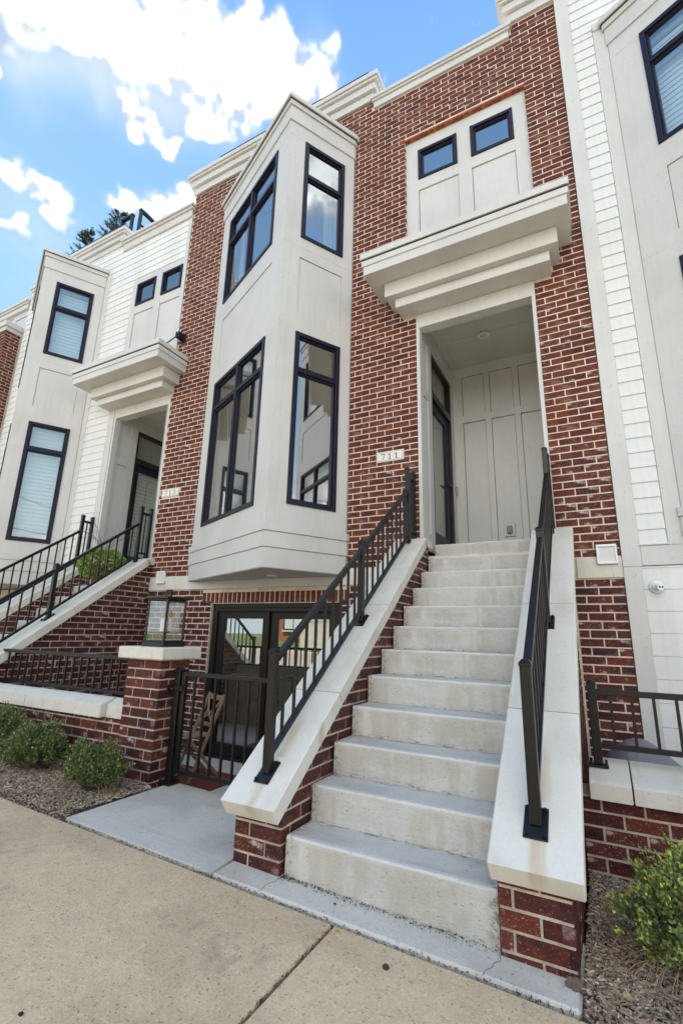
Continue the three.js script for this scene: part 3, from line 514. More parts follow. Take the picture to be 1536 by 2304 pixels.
// ------------------------------------------------------------------ the brick house, number 711
{
  const H = thing('brick_house', 'red brick town house with pointed bay, stepped canopy and number 711', 'house', [-1.3, -.32, -4.8]);
  const door = [-.105, 1.305, 2.1, 5.21], panel = [-.23, 1.39, 6.45, 8.165], bayHole = [-3.42, -1.2, 2.3, 8.36], patio = [-3.115, -1.1, -.34, 1.605];
  const wall = part(H, 'wall', [holesBox(-4.415, 1.825, -.5, 9.22, [door, panel, bayHole, patio], -.16, -.0045), box(1.26, 1.825, 9.22, 9.6, -.16, -.0045, 0)], M.mortar);
  const list = [], bayCut = [-3.567, -1.034, 1.8, 8.64], canCuts = [[-.275, 1.48, 5.2, 5.335], [-.385, 1.575, 5.335, 5.535], [-.56, 1.7, 5.535, 5.82]];
  const whiteUp = (x, y) => (x > 1.3 && y < 3.25 ? .85 : x > 1.3 && y > 3.9 && y < 4.5 ? .35 : y < 3.6 && x > -.5 && x < 0 ? .25 : .07);
  layBricks(list, ZF, -4.42, 1.83, 2.004, 9.06, { holes: [bayCut, door, panel, ...canCuts, [-.645, -.285, 3.285, 3.42], [-4.36, -3.985, 3.265, 3.40]], fam: 'Red', phase: -.105 + BL * .5, course0: 2.004, seed: 1, white: whiteUp });
  layBricks(list, ZF, -4.42, -.72, 9.06, 9.235, { fam: 'Red', phase: -.105 + BL * .5, course0: 2.004, seed: 2 });
  layBricks(list, ZF, 1.265, 1.83, 9.06, 9.30, { fam: 'Red', phase: -.105 + BL * .5, course0: 2.004, seed: 3 });
  const pat = [-3.125, -1.1, -.4, 1.607], sol = [-3.30, -1.0, 1.607, 1.762];
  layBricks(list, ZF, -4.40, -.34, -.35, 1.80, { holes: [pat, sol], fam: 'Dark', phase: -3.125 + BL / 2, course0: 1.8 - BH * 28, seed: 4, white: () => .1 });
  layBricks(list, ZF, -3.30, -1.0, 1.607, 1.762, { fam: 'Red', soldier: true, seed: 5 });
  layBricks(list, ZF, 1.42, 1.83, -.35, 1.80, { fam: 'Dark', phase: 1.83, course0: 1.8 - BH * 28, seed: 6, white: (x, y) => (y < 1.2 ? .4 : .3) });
  buildBricks(wall, list, 300);
  // body of the house: flank walls, back wall and roof
  part(H, 'roof', box(-4.4, 1.83, 8.75, 9.0, -9.5, -.17, 0), M.roofDark);
  part(H, 'back_wall', box(-4.4, 1.83, -.5, 9.2, -9.6, -9.4, 0), M.mortar);
  part(H, 'party_wall', box(-4.41, -4.25, -.5, 9.0, -9.4, -.17, 0), M.mortar); part(H, 'party_wall', box(1.66, 1.82, -.5, 9.0, -9.4, -.17, 0), M.mortar);
  part(H, 'foundation', box(-4.25, 1.66, -.6, -.36, -9.4, -.17, 0), M.concrete);
  // stone bands
  for (const [a, b] of [[-4.40, -3.57], [-1.03, -.36], [1.452, 1.83]]) part(H, 'stone_band', box(a, b, 1.806, 2.0, -.02, .012), M.limestone);
  part(H, 'ledger_board', box(-3.56, -1.03, 1.806, 1.915, -.02, .022), M.trim);
  makeCornice(H, -4.43, -.715, 9.24, [[.15, .035], [.13, .085], [.045, .125], [.085, .15]]);
  makeCornice(H, -.71, 1.262, 9.062, [[.115, .03], [.035, .055], [.06, .075]]);
  makeCornice(H, 1.258, 4.4, 9.30, [[.15, .035], [.13, .085], [.045, .125], [.085, .15]]);
  part(H, 'roof_edge', box(-3.75, -.76, 9.651, 9.685, -.25, .145), M.roofDark); part(H, 'roof_edge', box(-.6, .2, 9.272, 9.29, -.2, .0), M.white);
  makeBay(H, 0, Y0, { curtains: true, glass: M.mirrorGlass });
  { const g = new THREE.CylinderGeometry(.065, .07, .012, 28); g.translate(-1.9, 1.912, .3); part(H, 'bay_downlight', g.toNonIndexed(), M.white); }
  makeCanopy(H, 0, Y0);
  for (const x of [-.18, 1.3]) part(H, 'tie_bracket', [box(x, x + .035, 5.835, 5.95, .02, .06), box(x + .05, x + .07, 5.835, 5.93, .02, .06)], M.black);
  makeEntry(H, 0, Y0);
  { // panel with the two small windows over the canopy
    const f = zface(-.05), w1 = [-.05, .50, 7.41, 7.925], w2 = [.68, 1.225, 7.41, 7.925];
    makePanelWall(H, f, -.228, 1.388, 5.84, 8.128, [[-.05, .50, 6.1, 7.235], [.68, 1.225, 6.1, 7.235]], 'upper_panel', [w1, w2]);
    makeWindow(H, f, ...w1, { w: .045, glass: M.mirrorGlass }); makeWindow(H, f, ...w2, { w: .045, glass: M.mirrorGlass });
    part(H, 'steel_lintel', box(-.30, 1.40, 8.13, 8.163, -.1, .006, .002), M.rust); makeRoom(H, -.5, 1.6, 6.5, 8.5, -3, -.17);
  }
  makePlaque(H, '711', -.645, -.285, 3.285, 3.42, 0); makePlaque(H, '713', -4.36, -3.985, 3.265, 3.40, 0);
  makeVent(H, 1.63, 1.8, 1.93, 2.115, .012); makeVent(H, -4.22, -4.05, 1.905, 2.09, .012);
  part(H, 'outlet_box', [box(.56, .70, 2.585, 2.755, -1.64, -1.612)], M.trim); part(H, 'outlet_cover', box(.595, .665, 2.62, 2.725, -1.612, -1.57, .012), std({ color: rgb(.22, .22, .21), roughness: .5 }));
  part(H, 'doorbell', box(-.075, -.05, 3.22, 3.36, -1.585, -1.555, .004), M.chrome);
  { // glazed doors to the sunken area
    const f = zface(-.1), fr = part(H, 'sliding_door_frame', [fbox(f, -3.11, -3.03, -.33, 1.6, -.08, .06), fbox(f, -1.2, -1.105, -.33, 1.6, -.08, .06), fbox(f, -3.03, -1.2, 1.5, 1.6, -.08, .058), fbox(f, -3.03, -1.2, 1.55, 1.6, .058, .075), fbox(f, -3.03, -1.2, -.33, -.28, -.08, .058)], M.frameBrown);
    for (const [a, b, n] of [[-3.028, -2.175, 0], [-2.17, -1.205, -.035]]) {
      const d = part(H, 'sliding_door', [fbox(f, a, a + .10, -.278, 1.498, n - .02, n + .03), fbox(f, b - .10, b, -.278, 1.498, n - .02, n + .03), fbox(f, a + .1, b - .1, 1.41, 1.498, n - .02, n + .029), fbox(f, a + .1, b - .1, -.278, -.14, n - .02, n + .029)], M.frameBrown);
      const g = new THREE.PlaneGeometry(b - a - .2, 1.55); g.translate((a + b) / 2, .635, n + .005); part(d, 'glass_pane', onFace(f, g), M.mirrorGlass);
    }
    makeRoom(H, -3.3, -1.0, -.32, 1.7, -3, -.2);
  }
}
// ------------------------------------------------------------------ number 713: pale siding
{
  const dx = -5.72, Y = Y713, H = thing('siding_house', 'cream clapboard town house with number 713 beside its porch', 'house', [-6.9, -.32, -4.8]);
  const holes = [[-9.29, -6.754, 1.8, Y(8.64)], [-5.98, -4.41, 1.5, Y(5.21)], [-5.86, -4.41, Y(5.3), Y(8.10)]];
  layPlanks(H, -9.62, -4.50, 1.9, Y(8.98), { holes, exp: .143 });
  layPlanks(H, -8.1, -6.32, Y(8.98), Y(9.20), { exp: .143 });
  part(H, 'corner_board', box(-4.50, -4.425, Y(5.2), Y(8.98), -.05, .02), M.trim);
  part(H, 'casing', [box(-5.98, -5.826, 1.9, Y(5.205), -.05, .022)], M.trim);
  makeBay(H, dx, Y, { blinds: M.blind });
  part(H, 'corner_board', box(-6.745, -6.62, 1.9, Y(8.55), -.05, .02), M.trim);
  makeCanopy(H, dx, Y, 1.60); makeEntry(H, dx, Y, { doorBlind: M.blindGreen });
  const f = zface(.004), w1 = [-5.73, -5.215, Y(7.43), Y(7.945)], w2 = [-5.04, -4.525, Y(7.43), Y(7.945)];
  makePanelWall(H, f, -5.86, -4.502, Y(5.3), Y(8.10), [[-5.73, -5.215, Y(6.1), Y(7.25)], [-5.04, -4.525, Y(6.1), Y(7.25)]], 'upper_panel', [w1, w2]);
  makeWindow(H, f, ...w1, { w: .045 }); makeWindow(H, f, ...w2, { w: .045 });
  part(H, 'room_wall', box(-6.0, -4.45, 5.6, 8, -.5, -.45, 0), M.room);
  makeCornice(H, -6.33, -4.43, Y(8.98), [[.16, .04], [.05, .07], [.06, .10]]);
  makeCornice(H, -8.1, -6.36, Y(9.17), [[.12, .035], [.10, .085], [.05, .125], [.075, .15]]);
  makeCornice(H, -9.55, -8.15, Y(8.98), [[.16, .04], [.05, .07], [.06, .10]]);
  part(H, 'roof_edge', box(-8.05, -6.42, Y(9.17) + .346, Y(9.17) + .385, -.25, .145), M.roofDark);
  part(H, 'lower_wall', [box(-9.6, -5.7, -.6, 1.9, -.16, -.002, 0)], M.mortarDark);
  part(H, 'stone_band', box(-9.6, -6.05, 1.75, 1.9, -.02, .012), M.limestone);
  part(H, 'roof', box(-9.6, -4.42, Y(8.75), Y(8.9), -9.5, -.17, 0), M.roofDark); part(H, 'back_wall', box(-9.6, -4.42, -.5, Y(9), -9.6, -9.4, 0), M.siding); part(H, 'party_wall', box(-9.6, -9.45, -.5, Y(8.75), -9.4, -.17, 0), M.siding);
}
// ------------------------------------------------------------------ number 709, its bay runs out of the picture
{
  const dx = 5.907, Y = Y709, H = thing('siding_house', 'white clapboard town house with dome camera on its lower wall', 'house', [4.9, -.32, -4.8]);
  layPlanks(H, 1.985, 2.20, 2.085, Y(8.62), { exp: .15 }); layPlanks(H, 1.985, 7.4, Y(8.62), Y(9.5), { exp: .15 });
  part(H, 'corner_board', box(1.832, 1.984, 1.9, Y(9.5), -.05, .018), M.trim); part(H, 'corner_board', box(1.832, 1.975, -.5, 1.899, -.05, .014), M.trim);
  part(H, 'corner_board', box(2.202, 2.336, 2.08, Y(8.64), -.05, .02), M.trim); part(H, 'corner_flashing', box(2.202, 2.336, Y(8.56), Y(8.68), .0, .034), M.trim);
  part(H, 'band_board', box(1.985, 2.336, 1.905, 2.084, -.05, .016), M.trim);
  part(H, 'sill_strip', box(1.98, 2.205, 2.086, 2.098, -.01, .028), M.trim);
  makeBay(H, dx, Y, { blinds: M.blind });
  layPlanks(H, 1.976, 5.5, -.4, 1.90, { exp: .19, name: 'wide_plank', mat: M.siding, flat: true });
  part(H, 'siding_base', box(5.5, 7.4, -.5, Y(8.6), -.16, -.05, 0), M.siding);
  part(H, 'roof', box(1.84, 7.4, 9.0, 9.2, -9.5, -.17, 0), M.roofDark); part(H, 'back_wall', box(1.84, 7.4, -.5, 9.2, -9.6, -9.4, 0), M.siding); part(H, 'party_wall', box(7.25, 7.4, -.5, 9.0, -9.4, -.17, 0), M.siding);
  const g = thing('security_camera', 'white dome security camera on the white lower wall', 'camera', [2.07, 1.71, .02]);
  const c0 = new THREE.CylinderGeometry(.052, .058, .022, 36); c0.rotateX(Math.PI / 2); c0.translate(2.07, 1.712, .024); part(g, 'mount', c0.toNonIndexed(), M.white);
  const c1 = new THREE.SphereGeometry(.042, 32, 20); c1.scale(1, 1, .9); c1.translate(2.07, 1.712, .042); part(g, 'ball', c1.toNonIndexed(), M.white);
  const dir = new THREE.Vector3(.45, -.12, .9).normalize(), c2 = cyl([2.072, 1.71, .055], [2.072 + dir.x * .05, 1.71 + dir.y * .05, .055 + dir.z * .05], .03, .03, 28); part(g, 'snout', c2, M.white);
  for (const k of [-1, 1]) { const p = [2.072 + dir.x * .0505 + k * .011, 1.71 + dir.y * .0505, .055 + dir.z * .0505 - k * .005]; part(g, 'lens', cyl(p, [p[0] + dir.x * .003, p[1], p[2] + dir.z * .003], .008, .008, 16), M.black); }
}
// ------------------------------------------------------------------ number 715, far to the left
{
  const H = thing('brick_house', 'far brick and grey panel town house beyond the cream clapboard one', 'house', [-12.5, -.32, -4.8]);
  const f = zface(-.03);
  makePanelWall(H, f, -15, -9.63, -.4, 8.75, [[-10.95, -10.3, 8.0, 8.5], [-10.2, -9.75, 8.0, 8.4], [-12.5, -11.2, 8.0, 8.5]], 'panel_wall');
  const wall = part(H, 'wall', box(-11.2, -9.76, -.4, 7.80, -.02, .294, 0), M.mortar), list = [];
  layBricks(list, zface(.30), -11.2, -9.755, 2.0, 7.80, { fam: 'Red', course0: 2, seed: 31, phase: .05 });
  layBricks(list, plane(-9.755, .30, -9.755, 0), 0, .30, 2.0, 7.80, { fam: 'Red', course0: 2, seed: 32 });
  buildBricks(wall, list, 220);
  makeCornice(H, -11.25, -9.74, 7.80, [[.10, .33], [.12, .37]]);
  makeCornice(H, -15, -9.66, 8.55, [[.12, .03], [.05, .06], [.06, .09]]);
  part(H, 'roof', box(-15, -9.65, 8.5, 8.6, -9.5, -.1, 0), M.roofDark); part(H, 'side_wall', box(-15, -9.65, -.4, 8.5, -9.6, -9.4, 0), M.siding);
}

// ------------------------------------------------------------------ front stairs
const RISE = .1887, RUN = .2578, ZTOP = -.218, slope = RISE / RUN;
const zn = (k) => ZTOP + (12 - k) * RUN, yc = (z) => (z > .126 ? .34 + (2.76 - z) * .7365 : 2.28);
T.stained = tex(1024, 1024, 1.0, 1.0, (u, v) => {   // limestone with the rust that runs from under the post plates
  const a = tfbm(u, v, 4, 4, 6, 71), b = tfbm(u, v, 150, 150, 2, 75);
  let c = mul3(mix3([.70, .672, .60], [.62, .585, .51], smooth(.35, .72, a)), .94 + .1 * b);
  for (const x of [.845, .285]) { const r = tfbm(u, v, 40, 9, 4, 205), w = Math.abs(u - x + (r - .5) * .05); c = mix3(c, [.47, .33, .15], smooth(.055, .004, w) * (v > .5 ? smooth(.545, .60, v) : smooth(.18, .36, v)) * .55 * (.4 + 1.0 * r)); }
  return c;
});
M.stained = std({ map: T.stained, roughness: .8, bumpMap: T.grain, bumpScale: .001 });
function copingStone(x0, x1, za, zb, th = .1) {   // from lower end za to upper end zb, square to the slope
  const nz = .593 * th, ny = .805 * th, b = .006, pr = [[za, yc(za)], [zb, .34 + (2.76 - zb) * .7365], [zb - nz, .34 + (2.76 - zb) * .7365 - ny], [za - nz, yc(za) - ny]];
  const s = new THREE.Shape(pr.map(([z, y]) => new THREE.Vector2(z, y))), g = new THREE.ExtrudeGeometry(s, { depth: x1 - x0 - 2 * b, bevelEnabled: true, bevelSize: b, bevelThickness: b, bevelOffset: -b, bevelSegments: 1 });
  g.rotateY(-Math.PI / 2); g.scale(1, 1, 1); // (z, y, depth) -> x = -depth
  g.translate(x1 - b, 0, 0); return boxUV(g);
}
function makeStairs(dx, label, most) {
  const S = thing('front_stairs', label, 'stairs', [.55 + dx, 0, 1.3]), R = rng(77 + Math.round(dx * 10));
  for (let k = 1; k <= 12; k++) {   // one block for each step, nosing rounded
    const y0 = (k - 1) * RISE + (k > 1 ? .0005 : -.3), y1 = k * RISE, zf = zn(k), zb = k === 12 ? -1.63 : zf - RUN - .03, r = .013, prof = [[zf + .004, y0]];
    for (let i = 0; i <= 5; i++) { const a = i / 5 * Math.PI / 2; prof.push([zf - r + Math.cos(a) * r, y1 - r + Math.sin(a) * r]); }
    prof.push([zf - .045, y1 - .001], [zb, y1 - .0005]);
    const N = 44, v = [], uv = [], idx = [], off = 1.1 * Math.floor(R() * 4); let acc = 0;
    const lens = prof.map((p, i) => (i ? (acc += Math.hypot(p[0] - prof[i - 1][0], p[1] - prof[i - 1][1])) : 0)), hR = lens[1];
    for (let j = 0; j <= N; j++) { const x = lerp(.002, 1.101, j / N) + dx; prof.forEach(([z, y], i) => { const wob = i > 0 && i < 8 ? (vnoise3(x * 9, k * 3.1, i * .4, 5) - .5) * .0045 : 0; v.push(x, y + wob * .8, z + wob); uv.push(x - dx + off, i === 0 ? .189 * .0 + (k === 1 ? -.25 : 0) : lens[i] <= hR ? .189 : .189 + (lens[i] - hR)); }); }
    const n = prof.length; for (let j = 0; j < N; j++) for (let i = 0; i + 1 < n; i++) { const a = j * n + i, b = a + n; idx.push(a, b, a + 1, b, b + 1, a + 1); }
    const g = new THREE.BufferGeometry(); g.setAttribute('position', new THREE.Float32BufferAttribute(v, 3)); g.setAttribute('uv', new THREE.Float32BufferAttribute(uv, 2)); g.setIndex(idx); g.computeVertexNormals();
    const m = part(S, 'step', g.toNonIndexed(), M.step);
  }
  part(S, 'stair_core', box(.01 + dx, 1.09 + dx, -.3, .1, -1.6, 2.5, 0), M.concrete);
  const zs = [2.76, 2.055, 1.19, .126];
  for (const [x0, x1, cx0, cx1, side] of [[-.325, -.012, -.357, .004, 0], [1.105, 1.40, 1.088, 1.452, 1]]) {
    const cheekLine = (z) => yc(z) - .07, bz = 2.65, prof = [[bz, -.4], [bz, yc(bz) - .09], [.18, yc(.18) - .1], [0, 2.17], [0, -.4]];
    const sh = new THREE.ExtrudeGeometry(new THREE.Shape(prof.map(([z, y]) => new THREE.Vector2(z, y))), { depth: x1 - x0 - .012, bevelEnabled: false }); sh.rotateY(-Math.PI / 2); sh.translate(x1 - .006 + dx, 0, 0);
    sh.translate(0, 0, -.006); const w = part(S, 'cheek_wall', boxUV(sh), M.mortarDark), list = [];
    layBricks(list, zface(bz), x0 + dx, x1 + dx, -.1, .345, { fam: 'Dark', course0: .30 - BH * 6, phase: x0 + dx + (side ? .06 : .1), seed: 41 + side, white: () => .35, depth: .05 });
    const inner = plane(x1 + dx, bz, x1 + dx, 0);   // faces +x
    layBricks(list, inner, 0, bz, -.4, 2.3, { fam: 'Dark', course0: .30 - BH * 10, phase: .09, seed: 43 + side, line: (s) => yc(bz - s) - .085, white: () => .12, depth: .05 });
    buildBricks(w, list, most);
    for (let i = 0; i < 3; i++) part(S, 'coping_stone', copingStone(cx0 + dx, cx1 + dx, zs[i] - (i ? .005 : 0), zs[i + 1]), i ? M.limestone : M.stained);
    part(S, 'coping_stone', [box(cx0 + dx, cx1 + dx, 2.19, 2.281, .003, .121, .005), box(side ? cx0 + dx : -.1 + dx, side ? 1.3 + dx : cx1 + dx, 2.19, 2.281, -.12, .0, .005)], M.limestone);
  }
  return S;
}
makeStairs(0, 'pale concrete stairs between brick cheek walls leading to the porch of 711', 150);
makeStairs(-5.78, 'concrete stairs with brick cheek wall leading to the porch of 713', 150);

// ------------------------------------------------------------------ iron railings
function post(parent, x, z, y0, y1, w = .05, plate = null) {
  const h = w / 2, p = part(parent, 'post', box(x - h, x + h, y0, y1, z - h, z + h, .004), M.iron);
  const cap = new THREE.CylinderGeometry(h * .75, h * 1.53, .016, 4, 1); cap.rotateY(Math.PI / 4); cap.translate(x, y1 + .014, z); part(p, 'post_cap', [cap.toNonIndexed(), box(x - h - .003, x + h + .003, y1 - .012, y1 + .006, z - h - .003, z + h + .003)].map((g) => { g.deleteAttribute('uv'); return g; }), M.iron);
  return p;
}
function slopedPlate(parent, x, z, tilted = true) {
  const a = tilted ? Math.atan(.7365) : 0, g = [box(-.05, .05, 0, .009, -.075, .075, .002)], b = [];
  const at = (q) => { q.rotateX(a); q.translate(x, yc(z) + .001, z); return q; };
  const pl = part(parent, 'base_plate', g.map(at), M.iron);
  for (const i of [-1, 1]) for (const j of [-1, 1]) { const c = new THREE.CylinderGeometry(.0075, .0075, .014, 10); c.translate(i * .037, .015, j * .06); part(pl, 'bolt', at(c.toNonIndexed()), M.iron); }
}
function makeStairRail(x, label) {
  const zp = [2.59, 1.385, .215, .04], r = thing('stair_railing', label, 'railing', [x, yc(2.59), 2.59]);
  for (const z of zp) { const hi = z > .3; post(r, x, z, yc(z) + (hi ? .0 : .002), hi ? yc(z) + .665 : 3.07); }
  for (const z of zp.slice(0, 2)) slopedPlate(r, x, z);
  for (let i = 0; i < 2; i++) {
    const a = zp[i], b = zp[i + 1], dz = .024, up = (z, h) => [x, .34 + (2.76 - z) * .7365 + h, z];
    part(r, 'top_rail', bar(up(a - dz, .605), up(b + dz, .605), .040, .036), M.iron); part(r, 'bottom_rail', bar(up(a - dz, .085), up(b + dz, .085), .034, .028), M.iron);
    const n = 10; for (let k = 1; k < n; k++) { const z = lerp(a, b, k / n); part(r, 'baluster', box(x - .0085, x + .0085, yc(z) + .09, yc(z) + .59, z - .0085, z + .0085, .001), M.iron); }
  }
  part(r, 'top_rail', box(x - .02, x + .02, 2.965, 3.0, .065, .19), M.iron); part(r, 'bottom_rail', box(x - .017, x + .017, 2.35, 2.378, .065, .19), M.iron); part(r, 'baluster', box(x - .0085, x + .0085, 2.378, 2.965, .119, .136, .001), M.iron);
}
makeStairRail(-.165, 'black iron stair railing on the 711 coping beside the sunken entry');
makeStairRail(1.272, 'black iron stair railing on the 711 coping beside the white lower wall');
makeStairRail(-.165 - 5.78, 'black iron stair railing behind the lime green plant at 713');
makeStairRail(1.272 - 5.78, 'black iron stair railing on the 713 coping above the brick cheek wall');
{ // gate of the sunken area
  const g = thing('metal_gate', 'low black metal gate between brick lamp pier and stairs', 'gate', [-1.0, .04, 1.95]), z = 1.955;
  for (const x of [-1.575, -.455]) {
    const p = post(g, x, z, gy(x) + .012, .915, .058); const pl = part(g, 'base_plate', box(x - .065, x + .065, gy(x) + .006, gy(x) + .02, z - .065, z + .065), M.iron);
    for (const i of [-1, 1]) for (const j of [-1, 1]) part(pl, 'bolt', cyl([x + i * .048, gy(x) + .02, z + j * .048], [x + i * .048, gy(x) + .038, z + j * .048], .008, .008), M.iron);
  }
  part(g, 'gate_frame', [box(-1.528, -1.492, .135, .905, z - .018, z + .018), box(-.545, -.51, .135, .905, z - .018, z + .018), box(-1.492, -.545, .872, .905, z - .0181, z + .0181), box(-1.492, -.545, .135, .165, z - .0181, z + .0181)], M.iron);
  for (let x = -1.395; x < -.57; x += .112) part(g, 'baluster', box(x - .0085, x + .0085, .165, .872, z - .0085, z + .0085, .001), M.iron);
  part(g, 'latch', [box(-1.66, -1.52, .77, .785, z + .03, z + .045), box(-1.665, -1.645, .735, .795, z + .02, z + .05), cyl([-1.655, .80, z + .035], [-1.655, .72, z + .035], .009, .009), box(-1.60, -1.5, .758, .797, z + .028, z + .034)].map((q) => { q.deleteAttribute('uv'); return q; }), M.iron);
  for (const y of [.25, .75]) part(g, 'hinge', box(-.52, -.47, y, y + .07, z - .02, z + .025), M.iron);
}
// ------------------------------------------------------------------ brick pier with its lantern
{
  const P = thing('brick_pier', 'square brick pier with pale stone cap beside the gate', 'pier', [-1.865, .05, 1.93]);
  const w = part(P, 'pier_core', box(-2.064, -1.666, -.4, 1.0, 1.776, 2.084, 0), M.mortarDark), list = [];
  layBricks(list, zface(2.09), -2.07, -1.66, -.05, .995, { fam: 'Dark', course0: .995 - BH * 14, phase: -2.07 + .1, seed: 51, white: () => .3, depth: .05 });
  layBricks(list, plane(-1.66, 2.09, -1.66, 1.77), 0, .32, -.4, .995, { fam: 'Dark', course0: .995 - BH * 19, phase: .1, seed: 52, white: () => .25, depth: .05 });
  buildBricks(w, list, 150);
  part(P, 'stone_cap', box(-2.135, -1.595, 1.0, 1.098, 1.705, 2.152, .008), M.limestone);
  const L = thing('post_lantern', 'black framed glass lantern with candle bulbs on the brick pier', 'lantern', [-1.865, 1.098, 1.905]);
  const [x0, x1, z0, z1, y0] = [-1.985, -1.745, 1.79, 2.02, 1.0985], t = .016;
  part(L, 'lantern_base', [box(x0 - .012, x1 + .012, y0, y0 + .038, z0 - .012, z1 + .012), box(x0, x1, y0 + .038, y0 + .055, z0, z1)], M.black);
  part(L, 'lantern_frame', [...[[x0, z0], [x1 - t, z0], [x0, z1 - t], [x1 - t, z1 - t]].map(([x, z]) => box(x, x + t, y0 + .055, 1.512, z, z + t)), box(x0 + t, x1 - t, 1.497, 1.512, z0, z0 + t), box(x0 + t, x1 - t, 1.497, 1.512, z1 - t, z1), box(x0, x0 + t, 1.496, 1.511, z0 + t, z1 - t), box(x1 - t, x1, 1.496, 1.511, z0 + t, z1 - t)], M.black);
  part(L, 'lantern_roof', box(x0 - .022, x1 + .022, 1.512, 1.533, z0 - .022, z1 + .022), M.black);
  part(L, 'lantern_handle', [box(-1.9, -1.885, 1.533, 1.588, 1.895, 1.915), box(-1.845, -1.83, 1.533, 1.588, 1.895, 1.915), box(-1.9, -1.83, 1.588, 1.602, 1.895, 1.915)], M.black);
  const pn = (ax, az, bx, bz) => { const f = plane(ax, az, bx, bz), g = new THREE.PlaneGeometry(f.L, 1.49 - y0 - .05); g.translate(f.L / 2, (1.49 + y0 + .05) / 2, -.006); return onFace(f, g); };
  for (const q of [[x0 + t, z1, x1 - t, z1], [x1, z1 - t, x1, z0 + t], [x1 - t, z0, x0 + t, z0], [x0, z0 + t, x0, z1 - t]]) part(L, 'glass_pane', pn(...q), M.clear);
  part(L, 'candle_tray', [cyl([-1.865, y0 + .055, 1.905], [-1.865, y0 + .12, 1.905], .008, .008), cyl([-1.865, y0 + .115, 1.905], [-1.865, y0 + .13, 1.905], .02, .058, 20)], M.black);
  for (const [x, z] of [[-1.905, 1.91], [-1.84, 1.935], [-1.845, 1.87]]) { const c = part(L, 'candle_sleeve', cyl([x, y0 + .13, z], [x, y0 + .245, z], .014, .014, 18), M.wax); const b = new THREE.LatheGeometry([[.001, 0], [.011, .004], [.017, .022], [.013, .045], [.004, .066], [.0005, .074]].map(([r, y]) => new THREE.Vector2(r, y)), 18); b.translate(x, y0 + .248, z); part(c, 'bulb', b.toNonIndexed(), M.amber); }
}
// ------------------------------------------------------------------ low garden walls with rails
function capProfile(x0, x1, zf, zb, y0, yf, yb) { const s = new THREE.Shape([[zf, y0], [zf, yf], [zf - .03, yf + .014], [zb + (zf - zb) * .3, yb], [zb, yb], [zb, y0]].map(([z, y]) => new THREE.Vector2(z, y))); const g = new THREE.ExtrudeGeometry(s, { depth: x1 - x0 - .008, bevelEnabled: true, bevelSize: .004, bevelThickness: .004, bevelOffset: -.004, bevelSegments: 1 }); g.rotateY(-Math.PI / 2); g.translate(x1 - .004, 0, 0); return boxUV(g); }
function makeLowRail(x0, x1, z, yb, yt, base, label, posts) {
  const r = thing('wall_railing', label, 'railing', [(x0 + x1) / 2, base, z]);
  for (const x of posts) { post(r, x, z, base + .012, yt + .03); const pl = part(r, 'base_plate', box(x - .055, x + .055, base, base + .012, z - .055, z + .055), M.iron); for (const i of [-1, 1]) for (const j of [-1, 1]) part(pl, 'bolt', cyl([x + i * .042, base + .012, z + j * .042], [x + i * .042, base + .032, z + j * .042], .0075, .0075), M.iron); }
  part(r, 'top_rail', box(x0, x1, yt - .035, yt, z - .02, z + .02), M.iron); part(r, 'bottom_rail', box(x0, x1, yb, yb + .03, z - .018, z + .018), M.iron);
  for (let x = x0 + .11; x < x1 - .03; x += .115) part(r, 'baluster', box(x - .0085, x + .0085, yb + .03, yt - .035, z - .0085, z + .0085, .001), M.iron);
}
{
  const W = thing('garden_wall', 'low dark brick wall with pale coping behind the boxwoods of 713', 'wall', [-3.2, .05, 1.95]), list = [];
  const w = part(W, 'wall_core', box(-4.38, -2.075, -.4, .50, 1.78, 2.064, 0), M.mortarDark);
  layBricks(list, zface(2.07), -4.38, -2.072, -.05, .50, { fam: 'Dark', course0: .995 - BH * 14, phase: -2.07 - .12, seed: 61, white: () => .3, depth: .05 }); buildBricks(w, list, 150);
  part(W, 'coping_stone', capProfile(-3.4, -2.28, 2.14, 1.965, .497, .60, .645), M.limestone); part(W, 'coping_stone', capProfile(-4.38, -3.408, 2.14, 1.965, .497, .60, .645), M.limestone); part(W, 'coping_stone', capProfile(-2.272, -2.073, 2.085, 1.965, .497, .60, .645), M.limestone);
  makeLowRail(-4.37, -2.1, 1.89, .655, .995, .50, 'low black railing on the coping behind the 713 boxwoods', [-2.16]);
  const V = thing('garden_wall', 'low dark brick wall with pale coping right of the stairs', 'wall', [2.6, -.05, 1.5]), l2 = [];
  const v = part(V, 'wall_core', box(1.405, 5.5, -.4, .362, 1.37, 1.614, 0), M.mortarDark);
  layBricks(l2, zface(1.62), 1.405, 5.5, -.2, .36, { fam: 'Dark', course0: .36 - BH * 8, phase: 1.40, seed: 62, white: () => .35, depth: .05 }); buildBricks(v, l2, 150);
  part(V, 'coping_stone', capProfile(1.455, 1.668, 1.685, 1.30, .362, .445, .515), M.limestone); part(V, 'coping_stone', capProfile(1.676, 2.7, 1.685, 1.30, .362, .445, .515), M.limestone); part(V, 'coping_stone', capProfile(2.708, 5.5, 1.685, 1.30, .362, .445, .515), M.limestone);
  makeLowRail(1.50, 3.3, 1.47, .60, .945, .497, 'black railing on the low wall before the white lower wall', [1.51, 3.25]);
}

